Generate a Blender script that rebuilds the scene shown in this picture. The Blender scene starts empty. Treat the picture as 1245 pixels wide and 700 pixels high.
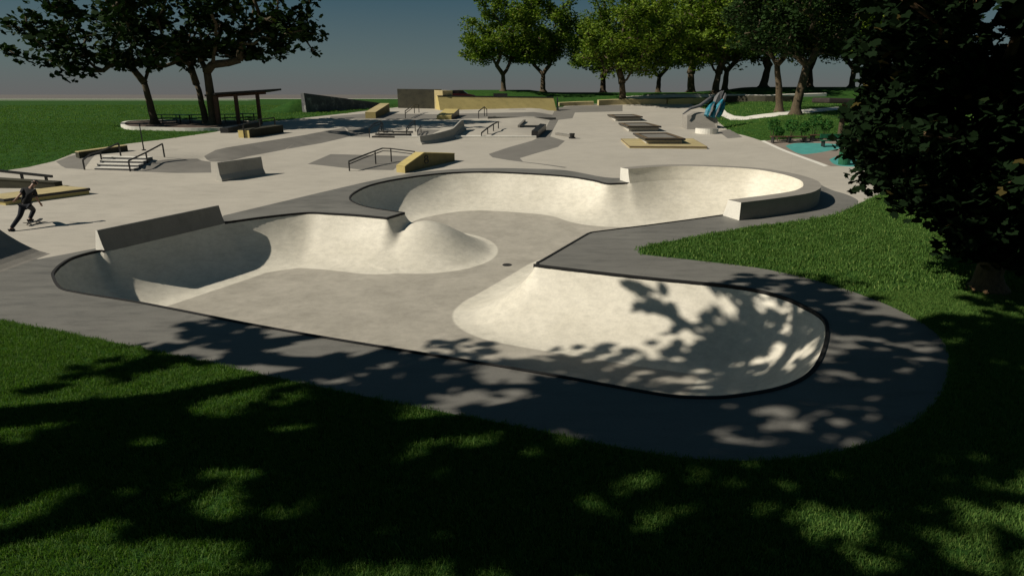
import bpy, bmesh, math, random
import numpy as np
from mathutils import Vector, Matrix, noise
from mathutils.geometry import delaunay_2d_cdt
random.seed(7); np.random.seed(7)
S = bpy.context.scene
COL = S.collection

# ------------------------------------------------------------------ camera
F = 750.0; CX = 622.5; CY = 350.0; PITCH = math.radians(17.4); CAMZ = 5.0
cp, sp = math.cos(PITCH), math.sin(PITCH)
cd = bpy.data.cameras.new("camera"); cam = bpy.data.objects.new("camera", cd); COL.objects.link(cam)
cam.location = (0, 0, CAMZ); cam.rotation_euler = (math.pi/2 - PITCH, 0, 0)
cd.sensor_width = 36; cd.lens = 36*F/1245; cd.clip_end = 6000; cd.clip_start = 0.1
S.camera = cam

# ------------------------------------------------------------------ terrain height
def sst(t): t = max(0.0, min(1.0, t)); return t*t*(3-2*t)
PLAT = None
def poly_sd(x, y, P):
    """signed distance, >0 inside"""
    best = 1e18; ins = False; n = len(P); j = n-1
    for i in range(n):
        ax, ay = P[j]; bx, by = P[i]
        dx, dy = bx-ax, by-ay
        l2 = dx*dx+dy*dy or 1e-12
        t = ((x-ax)*dx+(y-ay)*dy)/l2
        t = 0 if t < 0 else 1 if t > 1 else t
        ex, ey = x-ax-t*dx, y-ay-t*dy
        d = ex*ex+ey*ey
        if d < best: best = d
        if (ay > y) != (by > y) and x < (bx-ax)*(y-ay)/(by-ay)+ax: ins = not ins
        j = i
    d = math.sqrt(best)
    return d if ins else -d
def T(x, y):
    if y < 24: z = 0.0
    elif y < 38: z = 0.065*(y-24)
    elif y < 90: z = 0.91+0.04*(y-38)
    else: z = 0.91+0.04*52
    if 22 < y < 26: z = 0.065*(y-22)**2/8
    if y > 88: z += 2.35*sst((y-90)/22)*sst((x+24)/14)
    if x > 12 and y > 40: z += 0.9*sst((x-0.28*y-2)/8)*sst((y-44)/14)
    if PLAT and 30 < y < 140:
        d = poly_sd(x, y, PLAT)
        if d > 0: z += 0.42*min(1.0, d/2.0)
    return z
def ray(px, py):
    a, b = (px-CX)/F, (CY-py)/F
    return (a, cp+b*sp, -sp+b*cp)
def W(px, py, h=0.0, fixed=None):
    """the point where the sight line through a pixel meets the ground (raised by h)"""
    dx, dy, dz = ray(px, py)
    g = (lambda t: CAMZ+dz*t-(T(dx*t, dy*t)+h)) if fixed is None else (lambda t: CAMZ+dz*t-fixed)
    t0 = 1.0; t1 = t0
    while t1 < 900:
        t1 = t0*1.02+0.1
        if g(t1) <= 0: break
        t0 = t1
    for _ in range(40):
        m = (t0+t1)/2
        if g(m) > 0: t0 = m
        else: t1 = m
    return Vector((dx*t1, dy*t1, CAMZ+dz*t1))
def WD(px, y):
    """a ground point at a given distance under a pixel column"""
    x = 0
    for _ in range(6):
        z = T(x, y); x = (px-CX)/F*(y*cp+(CAMZ-z)*sp)
    return Vector((x, y, T(x, y)))
def XY(v): return (v.x, v.y)
def at(x, y, h=0.0): return Vector((x, y, T(x, y)+h))

# raised terrace behind the banks and the stairs
tmp = [XY(W(*p)) for p in [(68,201),(115,206),(163,207),(215,203),(250,194),(275,197),(345,182),(428,166),(450,167),(495,167),(520,167),(560,168),(655,167),(672,140)]]
PLAT = [(-120, tmp[0][1]+6)] + tmp + [(tmp[-1][0]+2, 135), (-120, 135)]

# ------------------------------------------------------------------ materials
def lnk(nt, a, b): nt.links.new(a, b)
def new_mat(name):
    m = bpy.data.materials.new(name); m.use_nodes = True
    nt = m.node_tree; nt.nodes.clear()
    out = nt.nodes.new('ShaderNodeOutputMaterial'); b = nt.nodes.new('ShaderNodeBsdfPrincipled')
    lnk(nt, b.outputs[0], out.inputs[0])
    return m, nt, b
def noise_n(nt, vec, scale, det=4, rough=0.55, sc=None):
    n = nt.nodes.new('ShaderNodeTexNoise'); n.inputs['Scale'].default_value = scale
    n.inputs['Detail'].default_value = det; n.inputs['Roughness'].default_value = rough
    if sc:
        mp = nt.nodes.new('ShaderNodeMapping'); mp.inputs['Scale'].default_value = sc
        lnk(nt, vec, mp.inputs['Vector']); vec = mp.outputs[0]
    lnk(nt, vec, n.inputs['Vector']); return n.outputs['Fac']
def ramp(nt, fac, stops):
    r = nt.nodes.new('ShaderNodeValToRGB'); el = r.color_ramp.elements
    while len(el) < len(stops): el.new(0.5)
    for e, (p, c) in zip(el, stops): e.position = p; e.color = (*c, 1)
    lnk(nt, fac, r.inputs[0]); return r.outputs[0]
def mixc(nt, fac, a, b, mode='MIX'):
    m = nt.nodes.new('ShaderNodeMix'); m.data_type = 'RGBA'; m.blend_type = mode
    for s, v in ((m.inputs[0], fac), (m.inputs[6], a), (m.inputs[7], b)):
        if isinstance(v, (int, float)): s.default_value = v
        elif isinstance(v, tuple): s.default_value = (*v, 1)
        else: lnk(nt, v, s)
    return m.outputs[2]
def bump(nt, b, h, strength=0.3, dist=0.02):
    bp = nt.nodes.new('ShaderNodeBump'); bp.inputs['Strength'].default_value = strength; bp.inputs['Distance'].default_value = dist
    lnk(nt, h, bp.inputs['Height']); lnk(nt, bp.outputs[0], b.inputs['Normal'])
def pos(nt): return nt.nodes.new('ShaderNodeNewGeometry').outputs['Position']
def mul(c, k): return tuple(v*k for v in c)
def concrete(name, c, var=0.12, stain=0.25, rough=0.8, joints=0.0):
    m, nt, b = new_mat(name); P = pos(nt)
    big = noise_n(nt, P, 0.25, 5, 0.6); mid = noise_n(nt, P, 1.7, 5, 0.65, (0.5, 1.6, 1)); fine = noise_n(nt, P, 22, 4, 0.7)
    col = ramp(nt, big, [(0.3, mul(c, 1-var)), (0.7, mul(c, 1+var))])
    col = mixc(nt, 0.8, col, ramp(nt, mid, [(0.32, (1-stain,)*3), (0.5, (1, 1, 1)), (0.72, (1+stain*0.4,)*3)]), 'MULTIPLY')
    col = mixc(nt, 0.8, col, ramp(nt, fine, [(0.3, (0.86,)*3), (0.7, (1.1,)*3)]), 'MULTIPLY')
    if joints:
        br = nt.nodes.new('ShaderNodeTexBrick'); br.offset = 0
        for k, v in (('Scale', 1.0), ('Mortar Size', 0.012), ('Mortar Smooth', 0.3), ('Brick Width', 3.6), ('Row Height', 3.6)): br.inputs[k].default_value = v
        br.inputs['Color1'].default_value = br.inputs['Color2'].default_value = (1, 1, 1, 1); br.inputs['Mortar'].default_value = (1-joints,)*3+(1,)
        mp = nt.nodes.new('ShaderNodeMapping'); mp.inputs['Rotation'].default_value = (0, 0, 0.42); lnk(nt, P, mp.inputs[0]); lnk(nt, mp.outputs[0], br.inputs[0])
        col = mixc(nt, 1.0, col, br.outputs[0], 'MULTIPLY')
    lnk(nt, col, b.inputs['Base Color'])
    rr = ramp(nt, mid, [(0.3, (rough-0.12,)*3), (0.7, (min(1, rough+0.1),)*3)]); lnk(nt, rr, b.inputs['Roughness'])
    b.inputs['Specular IOR Level'].default_value = 0.25
    bump(nt, b, fine, 0.25, 0.01)
    return m
def plain(name, c, rough=0.6, var=0.15, sc=6, metal=0.0, bmp=0.15):
    m, nt, b = new_mat(name); tc = pos(nt); n = noise_n(nt, tc, sc, 4)
    lnk(nt, ramp(nt, n, [(0.3, mul(c, 1-var)), (0.7, mul(c, 1+var))]), b.inputs['Base Color'])
    b.inputs['Roughness'].default_value = rough; b.inputs['Metallic'].default_value = metal
    bump(nt, b, noise_n(nt, tc, sc*6, 3), bmp, 0.01)
    return m
M = {}
M['plaza'] = concrete('pale_concrete', (0.45, 0.415, 0.355), 0.06, 0.12, 0.75, 0.10)
M['deck'] = concrete('charcoal_concrete', (0.172, 0.166, 0.150), 0.14, 0.25, 0.6, 0.12)
M['bank'] = concrete('grey_concrete', (0.195, 0.183, 0.163), 0.08, 0.15, 0.75, 0.12)
M['block'] = concrete('cast_concrete', (0.50, 0.475, 0.42), 0.05, 0.12)
M['capstone'] = concrete('trowelled_concrete', (0.27, 0.25, 0.22), 0.08, 0.15)
M['olive'] = concrete('shaded_ochre_concrete', (0.20, 0.165, 0.075), 0.12, 0.3)  # ochre ledge sides with their shade put into the colour
M['barrier'] = concrete('shaded_precast', (0.34, 0.325, 0.29), 0.06, 0.15)  # cast concrete darkened to stand in for the barriers' shaded face
M['shade'] = concrete('shaded_wall_concrete', (0.20, 0.195, 0.18), 0.08, 0.2)  # extension wall grey, darkened to carry the shade on its inner face
M['white'] = concrete('white_concrete', (0.72, 0.69, 0.62), 0.04, 0.1)
M['steel'] = plain('black_painted_steel', (0.018, 0.017, 0.017), 0.4, 0.2, 9)
M['coping'] = plain('black_coping', (0.006, 0.006, 0.006), 0.85, 0.2, 9)
M['drain'] = plain('drain_iron', (0.01, 0.01, 0.01), 0.7)
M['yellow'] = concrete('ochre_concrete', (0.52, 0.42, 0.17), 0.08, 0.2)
M['tan'] = concrete('tan_concrete', (0.46, 0.38, 0.20), 0.1, 0.25)
M['mulch'] = plain('mulch', (0.075, 0.05, 0.035), 0.95, 0.5, 9)
M['timber'] = plain('timber', (0.10, 0.045, 0.025), 0.7, 0.3, 4)
M['roof'] = plain('dark_roof', (0.035, 0.025, 0.022), 0.6, 0.3, 4)
M['teal'] = plain('teal_rubber', (0.06, 0.29, 0.26), 0.8, 0.15, 2)
M['tealpaint'] = plain('teal_paint', (0.02, 0.20, 0.28), 0.6, 0.6, 3)
M['rubber'] = concrete('brown_rubber', (0.25, 0.21, 0.175), 0.08, 0.15)
M['brown'] = plain('brown_frame', (0.16, 0.11, 0.06), 0.6, 0.25, 5)
M['slate'] = plain('slate_panel', (0.11, 0.11, 0.115), 0.7, 0.2, 5)
M['gpaint'] = plain('green_paint', (0.01, 0.11, 0.05), 0.5, 0.2, 5)
M['maroon'] = plain('maroon_paint', (0.05, 0.008, 0.010), 0.3, 0.1, 2)
M['glass'] = plain('dark_glass', (0.01, 0.01, 0.012), 0.1, 0.1, 2)
M['tyre'] = plain('tyre', (0.015, 0.015, 0.015), 0.8)
M['cloth'] = plain('black_cloth', (0.007, 0.007, 0.008), 0.95, 0.3, 12)
M['jeans'] = plain('dark_jeans', (0.008, 0.010, 0.017), 0.95, 0.3, 14)
M['skin'] = plain('skin', (0.28, 0.15, 0.10), 0.55, 0.08, 12)
M['hair'] = plain('hair', (0.03, 0.022, 0.017), 0.7, 0.3, 30)
M['cap'] = plain('grey_knit', (0.07, 0.07, 0.075), 0.9, 0.2, 30)
M['shoe'] = plain('shoe', (0.02, 0.02, 0.02), 0.7)
M['far'] = plain('far_land', (0.13, 0.115, 0.105), 1.0, 0.15, 0.02)
M['bark'] = None
def bark(name, c):
    m, nt, b = new_mat(name); P = pos(nt)
    n = noise_n(nt, P, 5, 6, 0.7, (3, 3, 0.6)); w = noise_n(nt, P, 0.6, 3)
    col = ramp(nt, n, [(0.3, mul(c, 0.35)), (0.55, c), (0.75, mul(c, 1.5))])
    col = mixc(nt, 0.6, col, ramp(nt, w, [(0.35, (0.6, 0.65, 0.5)), (0.65, (1.1, 1.0, 0.9))]), 'MULTIPLY')
    lnk(nt, col, b.inputs['Base Color']); b.inputs['Roughness'].default_value = 0.9
    bump(nt, b, n, 0.8, 0.06); return m
M['bark'] = bark('bark', (0.10, 0.075, 0.045)); M['bark_brown'] = bark('brown_bark', (0.17, 0.10, 0.05))
def leafmat(name, stops, trans=0.25, spec=0.15):
    m = bpy.data.materials.new(name); m.use_nodes = True; nt = m.node_tree; nt.nodes.clear()
    out = nt.nodes.new('ShaderNodeOutputMaterial'); b = nt.nodes.new('ShaderNodeBsdfPrincipled')
    at_ = nt.nodes.new('ShaderNodeAttribute'); at_.attribute_name = 'v'
    col = ramp(nt, at_.outputs['Fac'], stops)
    lnk(nt, col, b.inputs['Base Color']); b.inputs['Roughness'].default_value = 0.7; b.inputs['Specular IOR Level'].default_value = spec
    tr = nt.nodes.new('ShaderNodeBsdfTranslucent'); lnk(nt, mixc(nt, 1.0, col, (1.1, 1.3, 0.5), 'MULTIPLY'), tr.inputs[0])
    mx = nt.nodes.new('ShaderNodeMixShader'); mx.inputs[0].default_value = trans
    lnk(nt, b.outputs[0], mx.inputs[1]); lnk(nt, tr.outputs[0], mx.inputs[2]); lnk(nt, mx.outputs[0], out.inputs[0])
    return m
M['leaf'] = leafmat('leaf_green', [(0.0, (0.03, 0.06, 0.010)), (0.5, (0.125, 0.195, 0.020)), (0.9, (0.22, 0.28, 0.030)), (1.0, (0.22, 0.22, 0.04))])
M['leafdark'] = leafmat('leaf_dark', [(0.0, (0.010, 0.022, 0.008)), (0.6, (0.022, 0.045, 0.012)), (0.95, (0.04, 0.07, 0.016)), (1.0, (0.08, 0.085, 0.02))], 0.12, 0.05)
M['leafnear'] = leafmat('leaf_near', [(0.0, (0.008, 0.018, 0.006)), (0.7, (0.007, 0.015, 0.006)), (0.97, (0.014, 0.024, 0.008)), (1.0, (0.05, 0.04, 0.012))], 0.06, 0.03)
M['shrub'] = leafmat('leaf_shrub', [(0.0, (0.01, 0.05, 0.01)), (1.0, (0.05, 0.16, 0.03))])
M['blade'] = leafmat('grass_blade', [(0.0, (0.055, 0.12, 0.024)), (0.5, (0.095, 0.19, 0.036)), (1.0, (0.20, 0.285, 0.07))], 0.3)
def lawnmat():
    m, nt, b = new_mat('lawn_grass'); P = pos(nt)
    big = noise_n(nt, P, 0.12, 5); mid = noise_n(nt, P, 1.6, 5, 0.7); fine = noise_n(nt, P, 14, 5, 0.8)
    col = ramp(nt, mid, [(0.3, (0.022, 0.066, 0.014)), (0.5, (0.034, 0.094, 0.020)), (0.72, (0.055, 0.12, 0.026))])
    col = mixc(nt, 0.75, col, ramp(nt, fine, [(0.3, (0.35,)*3), (0.5, (0.9,)*3), (0.7, (1.7,)*3)]), 'MULTIPLY')
    col = mixc(nt, 0.7, col, ramp(nt, big, [(0.3, (0.75, 0.8, 0.8)), (0.7, (1.2, 1.1, 0.9))]), 'MULTIPLY')
    lnk(nt, col, b.inputs['Base Color']); b.inputs['Roughness'].default_value = 1.0; b.inputs['Specular IOR Level'].default_value = 0.05
    bump(nt, b, fine, 0.9, 0.06); return m
M['lawn'] = lawnmat()
def basinmat():
    m, nt, b = new_mat('bowl_concrete'); P = pos(nt)
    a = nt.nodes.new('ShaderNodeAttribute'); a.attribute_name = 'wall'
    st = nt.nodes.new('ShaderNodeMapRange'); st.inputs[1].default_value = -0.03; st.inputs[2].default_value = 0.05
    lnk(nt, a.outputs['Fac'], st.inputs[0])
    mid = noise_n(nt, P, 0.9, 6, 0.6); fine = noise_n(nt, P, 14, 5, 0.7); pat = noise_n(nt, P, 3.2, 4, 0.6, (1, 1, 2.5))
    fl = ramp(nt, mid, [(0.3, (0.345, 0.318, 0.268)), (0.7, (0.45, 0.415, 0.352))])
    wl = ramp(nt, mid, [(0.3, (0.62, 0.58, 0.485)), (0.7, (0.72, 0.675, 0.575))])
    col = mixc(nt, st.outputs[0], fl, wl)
    col = mixc(nt, 0.8, col, ramp(nt, pat, [(0.32, (0.87,)*3), (0.6, (1.04,)*3)]), 'MULTIPLY')
    col = mixc(nt, 0.8, col, ramp(nt, fine, [(0.3, (0.90,)*3), (0.7, (1.06,)*3)]), 'MULTIPLY')
    lnk(nt, col, b.inputs['Base Color']); b.inputs['Roughness'].default_value = 0.55; b.inputs['Specular IOR Level'].default_value = 0.3
    bump(nt, b, pat, 0.12, 0.02); return m
M['basin'] = basinmat()
def graffiti():
    m, nt, b = new_mat('shaded_graffiti_wall'); P = pos(nt)
    n = noise_n(nt, P, 0.7, 6, 0.7); n2 = noise_n(nt, P, 2.2, 3)
    col = ramp(nt, n, [(0.3, (0.05, 0.055, 0.06)), (0.55, (0.11, 0.11, 0.11)), (0.63, (0.30, 0.30, 0.28)), (0.7, (0.10, 0.10, 0.11))])  # dark tones paint in the wall's shadow side, pale blotches are graffiti
    lnk(nt, mixc(nt, 0.6, col, ramp(nt, n2, [(0.4, (0.6, 0.6, 0.7)), (0.6, (1.1, 1.1, 1.1))]), 'MULTIPLY'), b.inputs['Base Color']); b.inputs['Roughness'].default_value = 0.9
    return m
M['graffiti'] = graffiti()
M['darkstone'] = concrete('dark_stained_shaded_concrete', (0.045, 0.043, 0.028), 0.3, 0.6)  # stain on the far block; on ledge sides the dark is painted shade

# ------------------------------------------------------------------ object helpers
def setp(o, label=None, cat=None, group=None, kind=None):
    if label: o['label'] = label
    if cat: o['category'] = cat
    if group: o['group'] = group
    if kind: o['kind'] = kind
    return o
def empty(name, loc, rz=0, **k):
    o = bpy.data.objects.new(name, None); COL.objects.link(o); o.location = loc; o.rotation_euler = (0, 0, rz); o.empty_display_size = 0.3
    return setp(o, **k)
def link(name, me, m, parent=None, smooth=False, **k):
    if m and not me.materials: me.materials.append(m)
    o = bpy.data.objects.new(name, me); COL.objects.link(o)
    if smooth:
        me.polygons.foreach_set('use_smooth', [True]*len(me.polygons))
    if parent:
        o.parent = parent
        if parent.get('_w'): pass
    return setp(o, **k)
class MB:
    """collects shapes in world coordinates; build() links them as one mesh"""
    def __init__(s): s.v = []; s.f = []
    def add(s, vs, fs):
        k = len(s.v); s.v += [tuple(v) for v in vs]; s.f += [tuple(i+k for i in f) for f in fs]; return s
    def prism(s, foot, top, bot):
        """foot: list of (x,y); top/bot: z values or lists"""
        n = len(foot)
        area = sum(foot[i][0]*foot[(i+1) % n][1]-foot[(i+1) % n][0]*foot[i][1] for i in range(n))
        if not isinstance(top, (list, tuple)): top = [top]*n
        if not isinstance(bot, (list, tuple)): bot = [bot]*n
        if area < 0: foot = foot[::-1]; top = list(top)[::-1]; bot = list(bot)[::-1]
        vs = [(x, y, z) for (x, y), z in zip(foot, bot)]+[(x, y, z) for (x, y), z in zip(foot, top)]
        fs = [tuple(range(n))[::-1], tuple(range(n, 2*n))]+[(i, (i+1) % n, n+(i+1) % n, n+i) for i in range(n)]
        return s.add(vs, fs)
    def tube(s, pts, r, n=8, square=False):
        pts = [Vector(p) for p in pts]; rs = r if isinstance(r, (list, tuple)) else [r]*len(pts)
        if square: n = 4
        rings = []
        prev = None
        for i, p in enumerate(pts):
            d = (pts[min(i+1, len(pts)-1)]-pts[max(i-1, 0)]).normalized()
            a = Vector((0, 0, 1)) if abs(d.z) < 0.95 else Vector((1, 0, 0))
            if prev is not None: u = (prev-d*prev.dot(d)).normalized()
            else: u = d.cross(a).normalized()
            prev = u; w = d.cross(u)
            k = math.sqrt(2) if square else 1; ph = math.pi/4 if square else 0
            rings.append([p+(u*math.cos(ph+2*math.pi*j/n)+w*math.sin(ph+2*math.pi*j/n))*rs[i]*k for j in range(n)])
        vs = [v for q in rings for v in q]; fs = []
        for i in range(len(pts)-1):
            for j in range(n): fs.append((i*n+j, i*n+(j+1) % n, (i+1)*n+(j+1) % n, (i+1)*n+j))
        fs.append(tuple(range(n))[::-1]); fs.append(tuple(range((len(pts)-1)*n, len(pts)*n)))
        return s.add(vs, fs)
    def build(s, name, m, parent=None, smooth=False, bev=0.0, **k):
        me = bpy.data.meshes.new(name)
        off = parent.matrix_basis.inverted() if parent else Matrix()
        if parent and parent.parent: off = (parent.parent.matrix_basis @ parent.matrix_basis).inverted()
        me.from_pydata([tuple(off @ Vector(v)) for v in s.v], [], s.f); me.validate()
        bm = bmesh.new(); bm.from_mesh(me); bmesh.ops.recalc_face_normals(bm, faces=bm.faces); bm.to_mesh(me); bm.free()
        o = link(name, me, m, parent, smooth, **k)
        if bev:
            b = o.modifiers.new('bevel', 'BEVEL'); b.width = bev; b.segments = 2; b.limit_method = 'ANGLE'; b.angle_limit = 0.6
        return o
def offset_line(P, d, closed=False):
    """offset a 2-D polyline to its left by d (list or value)"""
    out = []; n = len(P)
    for i in range(n):
        a = P[i-1] if (closed or i > 0) else None; c = P[(i+1) % n] if (closed or i < n-1) else None; b = P[i]
        ns = []
        for p, q in ((a, b), (b, c)):
            if p is None or q is None: continue
            dx, dy = q[0]-p[0], q[1]-p[1]; l = math.hypot(dx, dy)
            if l > 1e-9: ns.append((-dy/l, dx/l))
        nx, ny = sum(v[0] for v in ns), sum(v[1] for v in ns); l = math.hypot(nx, ny) or 1
        nx, ny = nx/l, ny/l
        k = 1/max(0.5, nx*ns[0][0]+ny*ns[0][1])
        dd = d[i] if isinstance(d, list) else d
        out.append((b[0]+nx*dd*k, b[1]+ny*dd*k))
    return out
def resample(P, step):
    out = [P[0]]
    for a, b in zip(P, P[1:]):
        L = math.hypot(b[0]-a[0], b[1]-a[1]); n = max(1, int(round(L/step)))
        for i in range(1, n+1): out.append((a[0]+(b[0]-a[0])*i/n, a[1]+(b[1]-a[1])*i/n))
    return out
def catmull(P, k=8):
    if len(P) < 3: return P
    Q = [P[0]]+P+[P[-1]]; out = []
    for i in range(1, len(Q)-2):
        p0, p1, p2, p3 = Q[i-1:i+3]
        for j in range(k):
            t = j/k
            out.append(tuple(0.5*(2*p1[c]+(p2[c]-p0[c])*t+(2*p0[c]-5*p1[c]+4*p2[c]-p3[c])*t*t+(3*p1[c]-p0[c]-3*p2[c]+p3[c])*t**3) for c in (0, 1)))
    out.append(P[-1]); return out
def curve(pix, h=0.0, step=0.25, smooth=True):
    P = [XY(W(x, y, h)) for x, y in pix]
    if smooth: P = catmull(P, 8)
    # drop near duplicates then resample evenly
    Q = [P[0]]
    for p in P[1:]:
        if math.hypot(p[0]-Q[-1][0], p[1]-Q[-1][1]) > 0.05: Q.append(p)
    return resample(Q, step)

# ------------------------------------------------------------------ bowl outline (counter-clockwise from the near left)
near = curve([(65.6,330),(64.5,336),(73.5,350),(96,356),(139,363),(172.5,368.6),(251,384),(307,395),(400,411.5),(560,437.5),(670,456),(741.6,469),(807.6,480.4),(850,483.5),(890,482),(945,472.7),(978,459),(994.7,441),(1003.5,418),(1005.7,399),(1000,386),(978,372.6),(945,359),(890,348),(780,337),(662,323.5),(654,321.5),(654,319),(662,315),(710,287),(717,283.6),(728,281.5),(800,272.5),(879,261.6)])
CRH = 0.7
cr_top = curve([(885,243),(930,237.5),(960,233),(971.5,229.5),(976.7,225),(971.5,218.4),(945.8,210.7),(907,205),(843,202),(804,202.5),(764,205.6)], h=CRH)
cr_base = offset_line(cr_top, 0.22)           # left of the travel direction is inside the bowl
upper = curve([(765,222.4),(752,223),(737,223),(720.5,219),(686.8,214),(636,210.6),(585.5,209),(535,211),(484,217.6),(450.6,225),(432,233.5),(425.3,241),(432,247),(450.6,252.7),(491,258.8)])
tip = curve([(491,258.8),(470.5,265)], smooth=False)
lower = curve([(470.5,265),(433.7,261.5),(400,259.5),(371,258.8),(320.5,263.9),(273,270.5)])
ext = curve([(273,270.5),(127.5,305)], smooth=False)
leftc = curve([(127.5,305),(116,305.5),(89,313),(73.5,322),(65.6,330)])
RIM = near[:-1]+cr_base+upper[1:-1]+tip[:-1]+lower[:-1]+ext[:-1]+leftc[:-1]
RIM = [p for i, p in enumerate(RIM) if math.hypot(p[0]-RIM[i-1][0], p[1]-RIM[i-1][1]) > 0.02]
RA = np.array(RIM); RB = np.roll(RA, -1, axis=0)
def rimdist(P):
    out = np.empty(len(P)); 
    for k in range(0, len(P), 2000):
        Q = P[k:k+2000, None, :]; d = RB-RA; l2 = (d**2).sum(1)
        t = np.clip(((Q-RA)*d).sum(2)/l2, 0, 1); e = Q-RA-t[..., None]*d
        out[k:k+2000] = np.sqrt((e**2).sum(2)).min(1)
    return out
def inside(P, poly):
    poly = np.asarray(poly); x, y = P[:, 0], P[:, 1]; r = np.zeros(len(P), bool); j = len(poly)-1
    for i in range(len(poly)):
        xi, yi = poly[i]; xj, yj = poly[j]
        if yi != yj:
            c = ((yi > y) != (yj > y)) & (x < (xj-xi)*(y-yi)/(yj-yi)+xi); r ^= c
        j = i
    return r
DEP = 1.6; LT = 2.6; RT = (LT*LT+DEP*DEP)/(2*DEP)
HC = np.array([-3.75, 26.0]); HR = 3.2
hum = W(508, 274, fixed=-0.35)
def bowl_z(P):
    d = rimdist(P); u = np.clip(LT-d, 0, LT)
    rise = RT-np.sqrt(RT*RT-u*u)
    r = np.sqrt(((P-HC)**2).sum(1)); q = np.clip(r/HR, 0, 1)
    hump = 1.27*(0.5+0.5*np.cos(np.pi*q))**0.92
    k = 0.16
    # smooth maximum of transition and hump
    h = np.clip(0.5+0.5*(rise-hump)/k, 0, 1); z = hump*(1-h)+rise*h+k*h*(1-h)*(np.minimum(rise, hump) > 0.02)
    z = np.minimum(z, DEP)
    z = np.where(d < 1e-3, DEP, z)
    wall = np.maximum(LT-d, (HR-0.05)-r)
    return z-DEP, wall

# ------------------------------------------------------------------ ground regions
def reg(pix, smooth=True): 
    P = [XY(W(x, y)) for x, y in pix]
    if smooth: P = catmull(P+[P[0]], 6)[:-1]
    return P
deck_poly = ([XY(W(-420,290)), XY(W(-420,345)),XY(W(-200,352))] +
    catmull([XY(W(*p)) for p in [(0,389),(120,412.5),(245,438.5),(350,462),(500,493),(640,520),(750,543),(840,557),(930,559),(1000,552),(1060,537),(1110,513),(1140,485),(1153,455),(1150,420),(1125,395),(1080,371),(1010,346),(930,327),(850,317),(782,309.5)]], 6) +
    catmull([XY(W(*p)) for p in [(776,305),(794,297.4),(894,279),(960,270),(997,264.7),(1023,258.3),(1040,250),(1043.5,246),(1041,242),(1028,236),(1010,230.5),(985,219),(960,212)]], 6) +
    [XY(W(*p)) for p in [(940,212),(900,212),(765,216.5)]] +
    catmull([XY(W(*p)) for p in [(765,216.5),(735,215.5),(687,207),(640,205),(585,204.5),(535,207),(484,213.5),(420,227),(272,262)]], 4)[1:] +
    [XY(W(*p)) for p in [(262,272),(116,302),(47,315)]])
plaza_poly = [XY(W(*p)) for p in [(-420,285),(-400,228),(-60,221),(0,208.5),(66,196),(110,183.5),(155,175),(200,169.5),(262,160.5),(300,151),(345,146),(375,143),(420,138),(460,133),(485,130.5),(540,132.5),(676,133),(690,127),(735,126.5),(780,124),(835,124),(860,133),(872,147),(888,161),(925,171),(1000,172),(1060,172),(1100,170),(1180,176),(1185,205),(1100,221),(1075,233),(1044,247.5),(1034,250),(1000,258),(897,271),(800,284),(735,296),(770,322),(880,338),(960,353),(1040,385),(1080,430),(1040,500),(930,520),(760,500),(640,480),(330,420),(150,380),(40,345),(-200,350),(-420,345)]]
R_ = {}
R_['bank'] = [reg(p, s) for p, s in [
    ([(68,196.5),(100,186),(116,188),(101,206),(80,204.5)], False),
    ([(187,196),(240,193),(256,197),(257,210),(215,210.5),(166,208.5)], False),
    ([(248,190),(262,182.5),(300,175.5),(375,163.5),(346,182),(300,190.5),(275,197),(256,196.5)], False),
    ([(375,163.2),(418,155.5),(425,165.8),(392,174),(347,181.8)], False),
    ([(374,199.5),(402,187.5),(500,190),(478,207),(440,206.5)], False),
    ([(420,155.3),(450,156),(450,166.5),(426,166)], False),
    ([(506,157),(536,158),(520,166),(508,167)], False),
    ([(402,141.5),(448,138),(530,139),(676,140),(676,145),(540,145.5),(400,144.5)], False),
    ([(594,187.4),(619,179),(647,171.2),(655,167),(664,155),(676,131),(700,128.5),(757,128),(757,135.5),(699,137),(696,144),(679,146),(673,157),(669,166),(687,171.5),(678,179),(650,187),(632,192.5),(636,196.5),(690,203.5),(686,204.3),(619,195),(599,191.5)], False),
    ([(873,160),(886,157),(903,167),(885,168.5)], False)]]
R_['path'] = [reg(p, False) for p in [
    [(872,129),(878,131),(884,137),(893,141),(905,142),(940,137.5),(985,132.5),(1020,130),(1020,133.5),(985,137.5),(940,142),(905,146),(888,146),(875,140)],
    [(925,171.5),(929,170.8),(1007,201.5),(1002,202.5)]]]
R_['teal'] = [reg(p) for p in [[(955,177.5),(965,174.5),(985,174),(1012,175),(1030,178),(1012,182.5),(990,186.5),(972,187)], [(1008,194),(1025,188),(1060,186),(1085,190),(1085,201),(1050,203),(1018,201)]]]
R_['rubber'] = [reg([(930,171),(1000,168.5),(1060,168.5),(1100,171),(1105,204),(1010,202)], False)]
R_['island'] = [reg([(151,154),(160,150.5),(200,149),(250,149.5),(290,150),(310,151.5),(300,155),(275,158.5),(235,159.5),(190,158.5),(160,157.5)])]
# wide gravel strip and far land
far_road = [(-1500, 285), (-30, 285), (-20, 320), (-1500, 320)]
gravel = [XY(W(*p)) for p in [(-200,121),(0,119.2),(45,121.5),(0,124.2),(-200,127)]]

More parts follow.
